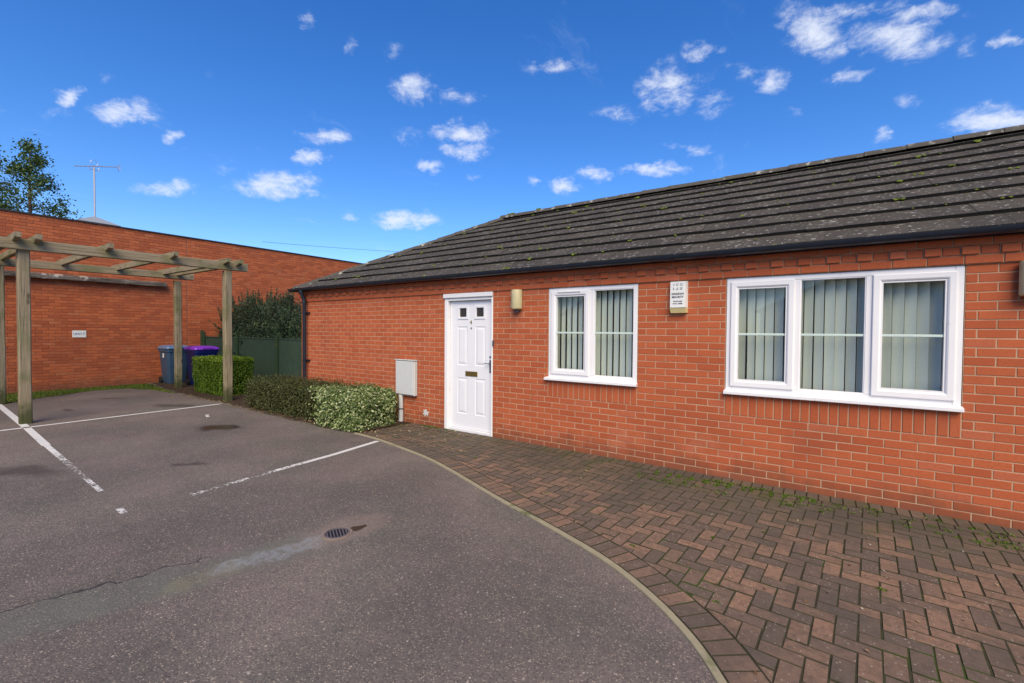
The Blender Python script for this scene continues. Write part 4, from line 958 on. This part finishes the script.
# block paving
pv = MB()
def paver_block(poly, zt, t, tilt):
    n = len(poly); c = Vector((sum(p[0] for p in poly)/n, sum(p[1] for p in poly)/n)); P = [Vector(p) for p in poly]
    ar = abs(sum(P[i].x*P[(i+1) % n].y-P[(i+1) % n].x*P[i].y for i in range(n)))/2
    if ar < .0011: return
    def z(p): return zt+(p-c).dot(tilt)
    if sum(P[i].x*P[(i+1) % n].y-P[(i+1) % n].x*P[i].y for i in range(n)) < 0: P.reverse()
    def inset(d):
        o = []
        for i in range(n):
            e0 = P[i]-P[i-1]; e1 = P[(i+1) % n]-P[i]
            if e0.length < 1e-5 or e1.length < 1e-5: o.append(P[i]+(c-P[i]).normalized()*d); continue
            e0.normalize(); e1.normalize(); n0 = Vector((-e0.y, e0.x)); n1 = Vector((-e1.y, e1.x)); q = (n0+n1)/max(1+n0.dot(n1), .5)
            o.append(P[i]+q*min(d, (c-P[i]).length*.4))
        return o
    a = inset(.0030); b = inset(.0052)
    vs = [(p.x, p.y, -.02) for p in a]+[(p.x, p.y, z(p)-.004) for p in a]+[(p.x, p.y, z(p)) for p in b]
    pv.raw(vs, [tuple(range(2*n, 3*n))], 0, t)
    pv.raw(vs, [(n+i, n+(i+1) % n, 2*n+(i+1) % n, 2*n+i) for i in range(n)]+[(i, (i+1) % n, n+(i+1) % n, n+i) for i in range(n)], 1, t)
def clip(poly, p, nrm):       # keep the side where (q-p).nrm > 0
    out = []
    for i in range(len(poly)):
        a, b = Vector(poly[i]), Vector(poly[(i+1) % len(poly)]); da, db = (a-p).dot(nrm), (b-p).dot(nrm)
        if da > 0: out.append(a)
        if (da > 0) != (db > 0): out.append(a+(b-a)*(da/(da-db)))
    return out
EDW = .044+.185
def ptint(): 
    return min(1, max(0, random.gauss(.44, .27)))
# soldier course on the kerb
s_acc = 0; kl = KL[i0:]; ca, cb = offset(kl, .045), offset(kl, EDW); last = 0
for k in range(1, len(kl)):
    if (ca[k]-ca[last]).length+(cb[k]-cb[last]).length >= .178:
        if ca[k].x < 6: paver_block([ca[last], ca[k], cb[k], cb[last]], .012+random.uniform(-.0015, .0015), ptint(), Vector((random.uniform(-.01, .01), random.uniform(-.01, .01))))
        last = k
x = -2.55
while x < 9.4:      # header course at the foot of the wall
    paver_block([Vector((x, -.207)), Vector((x+.090, -.207)), Vector((x+.090, -.004)), Vector((x, -.004))], .013+random.uniform(-.002, .002), random.choice([.1, .3, .5, .95]), Vector((0, random.uniform(-.015, .015)))); x += .092
ang = RD(-3.5); ca_, sa_ = math.cos(ang), math.sin(ang); S = .0955
inner = offset(kl, EDW+.002)
for i in range(-80, 125):
    for j in range(-125, 60):
        c_ = (i-j) % 4
        if c_ == 0: q = [(i, j), (i+2, j), (i+2, j+1), (i, j+1)]
        elif c_ == 3: q = [(i, j), (i+1, j), (i+1, j+2), (i, j+2)]
        else: continue
        poly = [Vector((p[0]*S*ca_-p[1]*S*sa_+1.5, p[0]*S*sa_+p[1]*S*ca_-1.3)) for p in q]
        c0 = (poly[0]+poly[2])/2
        if not (-2.75 < c0.x < 8.6 and -7.5 < c0.y < 0): continue
        k = min(range(0, len(inner), 3), key=lambda k: (inner[k]-c0).length_squared)
        k = min(range(max(0, k-3), min(len(inner), k+4)), key=lambda k: (inner[k]-c0).length_squared)
        t = (inner[min(k+1, len(inner)-1)]-inner[max(k-1, 0)]).normalized(); nrm = Vector((-t.y, t.x)); dd = (c0-inner[k]).dot(nrm)
        if dd < -.16: continue
        if dd < .2: poly = clip(poly, inner[k], nrm)
        if len(poly) > 2 and c0.y > -.4: poly = clip(poly, Vector((0, -.209)), Vector((0, -1)))
        if len(poly) > 2 and c0.x < -2.4: poly = clip(poly, Vector((-2.6, 0)), Vector((1, 0)))
        if len(poly) > 2:
            jx = Vector((random.gauss(0, .0011), random.gauss(0, .0011))); ja = random.gauss(0, .010); poly = [c0+jx+Matrix.Rotation(ja, 2) @ (Vector(p)-c0) for p in poly]
            sink = .0025*noise.noise(Vector((c0.x*.8, c0.y*.8, 0)))
            paver_block(poly, .012+sink*.5+random.uniform(-.0018, .0018), ptint(), Vector((random.uniform(-.012, .012), random.uniform(-.012, .012))))
tag(pv.build('block_paving', ['paver', 'bed'], fix=False), kind='structure')
# parking lines
def line(pts, w, wears, label):
    m = MB(); n = len(pts); P = [Vector(p) for p in pts]
    for i in range(n-1):
        d = (P[i+1]-P[i]); L = d.length; d.normalize(); s = Vector((-d.y, d.x))*(w if not isinstance(w, list) else w[i])/2; K = max(1, int(L/.08))
        for k in range(K):
            a, b = P[i]+d*L*k/K, P[i]+d*L*(k+1)/K; wv = wears[i]+(wears[i+1]-wears[i])*k/K
            m.face([(a-s).to_tuple()+(.004,), (b-s).to_tuple()+(.004,), (b+s).to_tuple()+(.004,), (a+s).to_tuple()+(.004,)], 0, wv)
    o = m.build('parking_line', ['line'], fix=False); tag(o, kind='structure'); o['label'] = label
line([(-7.15, -.98), (-7.03, -4.0), (-6.85, -8.5)], .085, [.85, .8, .6], 'long thin white bay line passing the pergola posts')
line([(-12.0, -3.62), (-9.5, -3.69), (-6.9, -3.76), (-5.3, -3.82), (-3.9, -3.86), (-2.55, -3.90)], [.09, .09, .085, .06, .045], [.75, .75, .85, .66, .38, .42], 'crumbling white bay line running out from the pergola')
line([(-2.05, -1.12), (-1.93, -1.9), (-1.87, -2.6), (-1.77, -3.45)], .075, [.85, .62, .42, .34], 'white bay line fading away from the kerb')
line([(-1.90, -3.93), (-1.74, -3.94)], .05, [.48, .42], 'small leftover blob of white paint')
line([(-6.05, -1.68), (-5.80, -1.76)], .05, [.6, .55], 'small leftover dash of white paint')
# gully grate
dr = empty('drain_grate', (.01, -3.135, 0), 'round black cast iron drain grate set in the asphalt', 'drain')
c0 = Vector((.012, -3.135))
def annulus(m, r0, r1, z0, z1, n=36, wob=0):
    vs = []
    for k in range(n):
        w = 2*math.pi*k/n; q = 1+wob*noise.noise(Vector((math.cos(w)*1.5, math.sin(w)*1.5, 1))); 
        for (r_, z_) in ((r0, z0), (r0, z1), (r1*q, z1), (r1*q, z0)): vs.append((c0.x+math.cos(w)*r_, c0.y+math.sin(w)*r_, z_))
    m.raw(vs, [(k*4+a, k*4+(a+1) % 4, ((k+1) % n)*4+(a+1) % 4, ((k+1) % n)*4+a) for k in range(n) for a in range(4)])
m = MB(); annulus(m, .094, .108, -.02, .007, 36, .12); m.build('surround', ['concrete'], dr)
m = MB(); annulus(m, .080, .0935, -.02, .009); m.build('frame', ['iron'], dr)
m = MB(); vs = [(c0.x+math.cos(k*math.pi/14)*.081, c0.y+math.sin(k*math.pi/14)*.081, .0025) for k in range(28)]; m.raw(vs, [tuple(range(28))], 1)
for k in range(-3, 4):
    xx = k*.0225; hh = math.sqrt(max(.079**2-xx*xx, .0001)); M_ = Matrix.Translation((c0.x, c0.y, 0)) @ Matrix.Rotation(RD(62), 4, 'Z'); m.box(xx-.0036, xx+.0036, -hh, hh, .003, .0085, 0, M=M_)
m.build('grate', ['iron', 'dark'], dr)
# grass verge, weeds, litter -----------------------------------------
def inpoly(x, y, P):
    c = False
    for i in range(len(P)):
        a, b = P[i], P[i-1]
        if (a[1] > y) != (b[1] > y) and x < (b[0]-a[0])*(y-a[1])/(b[1]-a[1])+a[0]: c = not c
    return c
VG = [(-12.6, -9), (-10.3, -9), (-10.2, -4.5), (-10.45, -3.55), (-11.0, -3.05), (-11.72, -1.9), (-11.6, -1.35), (-10.9, -1.08), (-9.7, -.99), (-9.6, -.95), (-10.6, -.86), (-12.55, -.66)]
def blade(m, x, y, z, h, w, t, lean=.5):
    a = random.uniform(0, 6.283); d = Vector((math.cos(a), math.sin(a), 0)); s = Vector((-d.y, d.x, 0)); p = Vector((x, y, z)); q = p+Vector((0, 0, h))+d*h*lean*random.random()
    m.face([p-s*w/2, p+s*w/2, q], 0, t)
gm = MB(); n = 0; tris = []
while n < 26000:
    x, y = random.uniform(-12.6, -9.4), random.uniform(-9, -.6)
    if not inpoly(x+.12*noise.noise(Vector((x*3, y*3, 0))), y+.12*noise.noise(Vector((x*3, y*3, 5))), VG): 
        n += .25; continue
    n += 1
    if x > -10.7 and y > -1.3 and random.random() < .5: continue
    blade(gm, x, y, 0, random.uniform(.012, .04), .014, min(1, random.random()*.7+.5*noise.noise(Vector((x*2, y*2, 0)))+.15), 1.5)
tag(gm.build('grass_verge', ['grass'], fix=False), 'short mossy grass along the foot of the orange brick wall', 'grass', kind='stuff')
mm = MB()
mp = [(p[0]+.0, p[1]) for p in VG]
mm.face([(p[0]+(.0 if p[0] < -12.5 else -.08), p[1], .004) for p in VG], 0, .1); tag(mm.build('verge_soil', ['moss'], fix=False), kind='structure')
wd = MB()
def onpaving(x, y, m=.06):
    if x < -2.6 or x > 9: return False
    c = [p.y for p in kl if abs(p.x-x) < .03]
    return y > (max(c)+m if c else -9)
def weed(x, y, s, tall=1):
    if not onpaving(x, y): return
    for k in range(random.randint(9, 18)):
        leaf(wd, Vector((x+random.gauss(0, s), y+random.gauss(0, s*.6), .014+random.random()*s*.5*tall)), rv()+Vector((0, 0, 1)), random.uniform(.012, .026), random.random(), .5)
for i in range(210):
    x = random.uniform(1.4, 5.5); y = -random.choice([.21, .21, .31, .42, .52])+random.gauss(0, .025)
    if noise.noise(Vector((x*2.2, y*3, 1))) > -.12: weed(x, y, random.uniform(.012, .035))
for i in range(26):
    x = 1.55+i*.115+random.gauss(0, .02); L = random.uniform(.06, .16); y0 = -.22
    if x < 3.0:
        for k in range(8): weed(x+random.gauss(0, .006), y0-L*k/8, .007)
for i in range(60):
    x = random.uniform(-.6, 6); y = random.uniform(-3.5, -.4); weed(x, y, random.uniform(.005, .012), .4) if random.random() < .55 else None
for i in (40, 75, 118, 135, 150):
    p = kl[min(len(kl)-1, i*len(kl)//230)]
    for k in range(5): weed(p.x+.03+random.gauss(0, .02), p.y+.02+random.gauss(0, .02), .014)
for k in range(40): weed(-2.3+random.random()*.7, -.04-random.random()*.05, .012)
tag(wd.build('weeds', ['weed'], fix=False), 'small green weeds and moss in the paving joints near the wall', 'weeds', kind='stuff')
lm = MB()
for i in range(1500):
    if random.random() < .72:
        x = random.uniform(-9.6, -2.4); yb = -1.0 if x < -2.9 else -.9; y = yb+abs(random.gauss(0, .10))-.05 if random.random() < .8 else random.uniform(-1.25, -.2)
    else: x = random.uniform(-3, 5); y = random.uniform(-3.4, -.15)
    if random.random() < .25: x = random.uniform(-2.6, -1.2); y = random.uniform(-1.0, -.05)
    if x > -2.4 and not onpaving(x, y): continue
    leaf(lm, Vector((x, y, .022 if x > -9.6 and y > -1.0 and x < -2.7 else .018)), Vector((random.gauss(0, .3), random.gauss(0, .3), 1)), random.uniform(.012, .034), random.random(), .6)
tag(lm.build('fallen_leaves', ['litter'], fix=False), 'small fallen leaves and crumbs scattered by the shrubs and over the paving', 'leaves', kind='stuff')

# ------------------------------------------------------------------ what stands behind the viewer (seen mirrored in the panes)
def far_house(x0, x1, y0, y1, h, rh, label):
    e = empty('neighbour_house', (x0, y0, 0), label, 'house'); m = MB(); m.box(x0, x1, y0, y1, -.05, h); m.build('wall', ['brick'], e)
    xm_ = (x0+x1)/2; m = MB(); m.prism([(x0-.3, h), (x1+.3, h), (xm_, h+rh)], y0-.3, y1+.3, 1); m.build('roof', ['ridge'], e)
far_house(-11, -3, -30, -21, 2.6, 2.6, 'low brick house across the car park'); far_house(0, 12, -31, -23, 2.7, 3.0, 'wider brick house across the car park')

# ------------------------------------------------------------------ world
w = bpy.data.worlds.new('World'); scene.world = w; w.use_nodes = True; w.node_tree.nodes.clear(); t = NT(w.node_tree)
SUN = Vector((.43, -.55, .66)).normalized()
sky = t.n('ShaderNodeTexSky', {'sky_type': 'NISHITA', 'sun_disc': False, 'sun_elevation': math.asin(SUN.z), 'sun_rotation': math.atan2(SUN.x, SUN.y), 'air_density': 1.0, 'dust_density': .3, 'ozone_density': 3.0})
gen = t.n('ShaderNodeTexCoord').outputs['Generated']
nrm = t.n('ShaderNodeVectorMath', {'operation': 'NORMALIZE'}, i0=gen).outputs[0]
sep = t.n('ShaderNodeSeparateXYZ', Vector=nrm); zc = t.math('MAXIMUM', sep.outputs[2], .02)
wn = t.n('ShaderNodeTexNoise', Vector=nrm, Scale=14.0, Detail=6.0, Roughness=.6)
wv = t.n('ShaderNodeVectorMath', {'operation': 'MULTIPLY_ADD'}, i0=wn.outputs['Color'], i1=(.10, .10, .045), i2=nrm).outputs[0]
wv = t.map(wv, (-.05, -.05, -.0225))
s2 = t.n('ShaderNodeSeparateXYZ', Vector=wv); z2 = t.math('MAXIMUM', s2.outputs[2], .03)
plane = t.n('ShaderNodeCombineXYZ', X=t.math('DIVIDE', s2.outputs[0], z2), Y=t.math('DIVIDE', s2.outputs[1], z2), Z=0.0).outputs[0]
CL = [(65, 95, 14, 10, 1), (130, 118, 30, 14, .85), (173, 135, 10, 7, .8), (105, 80, 13, 6, .35), (50, 112, 18, 7, .4), (167, 190, 27, 7, .8), (278, 186, 38, 12, 1.15), (325, 137, 20, 8, .85), (312, 159, 15, 8, .9),
      (410, 221, 32, 8, .95), (350, 215, 11, 4, .6), (312, 20, 9, 11, .45), (414, 88, 21, 13, .85), (455, 96, 26, 8, .45), (465, 133, 28, 12, .8), (467, 150, 20, 10, .85), (408, 135, 12, 10, .45), (430, 166, 13, 6, .75),
      (355, 46, 8, 9, .4), (390, 50, 11, 9, .4), (474, 178, 9, 4, .5), (560, 68, 34, 8, .5), (703, 50, 16, 7, .6), (815, 30, 32, 26, 1.05), (850, 10, 24, 10, .7), (892, 42, 36, 22, 1.0), (915, 12, 42, 12, .8),
      (1005, 38, 15, 8, .8), (672, 90, 28, 22, 1.0), (715, 108, 18, 12, .5), (742, 72, 26, 9, .4), (770, 83, 19, 11, .75), (847, 77, 15, 7, .6), (800, 107, 12, 6, .35), (617, 113, 20, 8, .55), (697, 148, 23, 6, .75),
      (567, 185, 15, 9, .9), (600, 174, 15, 8, .9), (655, 171, 28, 7, 1.05), (884, 137, 11, 6, .8), (910, 102, 12, 8, .45), (957, 50, 13, 10, .4), (1004, 119, 42, 13, 1.1), (538, 180, 9, 4, .6), (0, 110, 9, 6, .6),
      (200, 80, 12, 7, .25), (745, 190, 10, 4, .3), (220, 165, 14, 8, .25), (-120, 60, 60, 20, .9), (1150, 60, 60, 26, .9), (300, -90, 60, 22, .8), (700, -120, 70, 30, .9), (1300, -30, 70, 26, .9)]
def pl2(px, py):
    d = ray(px, py).normalized(); return Vector((d.x/d.z, d.y/d.z))
acc = None
for (px, py, rx, ry, dn) in CL:
    c = pl2(px, py); a = (pl2(px+rx*.5, py)-pl2(px-rx*.5, py)); b = (pl2(px, py-ry*.5)-pl2(px, py+ry*.5))
    rx2 = 1.5
    # principal axes of the ellipse spanned by a and b
    Sxx, Sxy, Syy = a.x*a.x+b.x*b.x, a.x*a.y+b.x*b.y, a.y*a.y+b.y*b.y
    th = .5*math.atan2(2*Sxy, Sxx-Syy); l1 = (Sxx+Syy)/2+math.hypot((Sxx-Syy)/2, Sxy); l2 = max((Sxx+Syy)/2-math.hypot((Sxx-Syy)/2, Sxy), 1e-8)
    L = t.ellipse(plane, c, (math.sqrt(l1)*rx2, math.sqrt(l2)*rx2), th)
    v = t.math('MULTIPLY', t.math('SUBTRACT', 1.0, L, clamp=True), dn)
    acc = v if acc is None else t.math('MAXIMUM', acc, v)
det = t.noise(t.map(nrm, scale=(1, 1, 1.9)), 26, 8, .68, .3)
dens = t.math('ADD', t.math('MULTIPLY', acc, 1.25), t.math('MULTIPLY', t.math('SUBTRACT', det, .5), 3.0))
has = t.ss(acc, .0, .35)
cloud = t.math('MULTIPLY', t.ss(dens, .0, 1.55), has)
wsp = t.noise(t.map(plane, rot=(0, 0, .5), scale=(1.6, .55, 1)), 1.6, 8, .66, .5)
cloud = t.math('MAXIMUM', cloud, t.math('MULTIPLY', t.ss(wsp, .60, .84), .30))
hs = t.n('ShaderNodeHueSaturation', Color=sky.outputs[0], Saturation=1.32, Value=1.08, Hue=.507)
skc = t.mix(1.0, hs.outputs[0], (.94, 1.0, 1.13), 'MULTIPLY')
cc = t.mix(t.math('MULTIPLY', cloud, .84), skc, (5.6, 5.9, 6.6))
bg = t.n('ShaderNodeBackground', Color=cc, Strength=.13); t.n('ShaderNodeOutputWorld', Surface=bg.outputs[0])
sd = bpy.data.lights.new('sun', 'SUN'); sd.energy = 3.8; sd.angle = RD(45); sd.color = (1.0, .84, .58)
so = bpy.data.objects.new('sun', sd); COL.objects.link(so); so.rotation_euler = SUN.to_track_quat('Z', 'Y').to_euler(); so.location = (5, -5, 20)
scene.view_settings.view_transform = 'Standard'; scene.view_settings.look = 'None'; scene.view_settings.exposure = 0.32; scene.view_settings.gamma = 1
scene.render.resolution_x = 1024; scene.render.resolution_y = 683
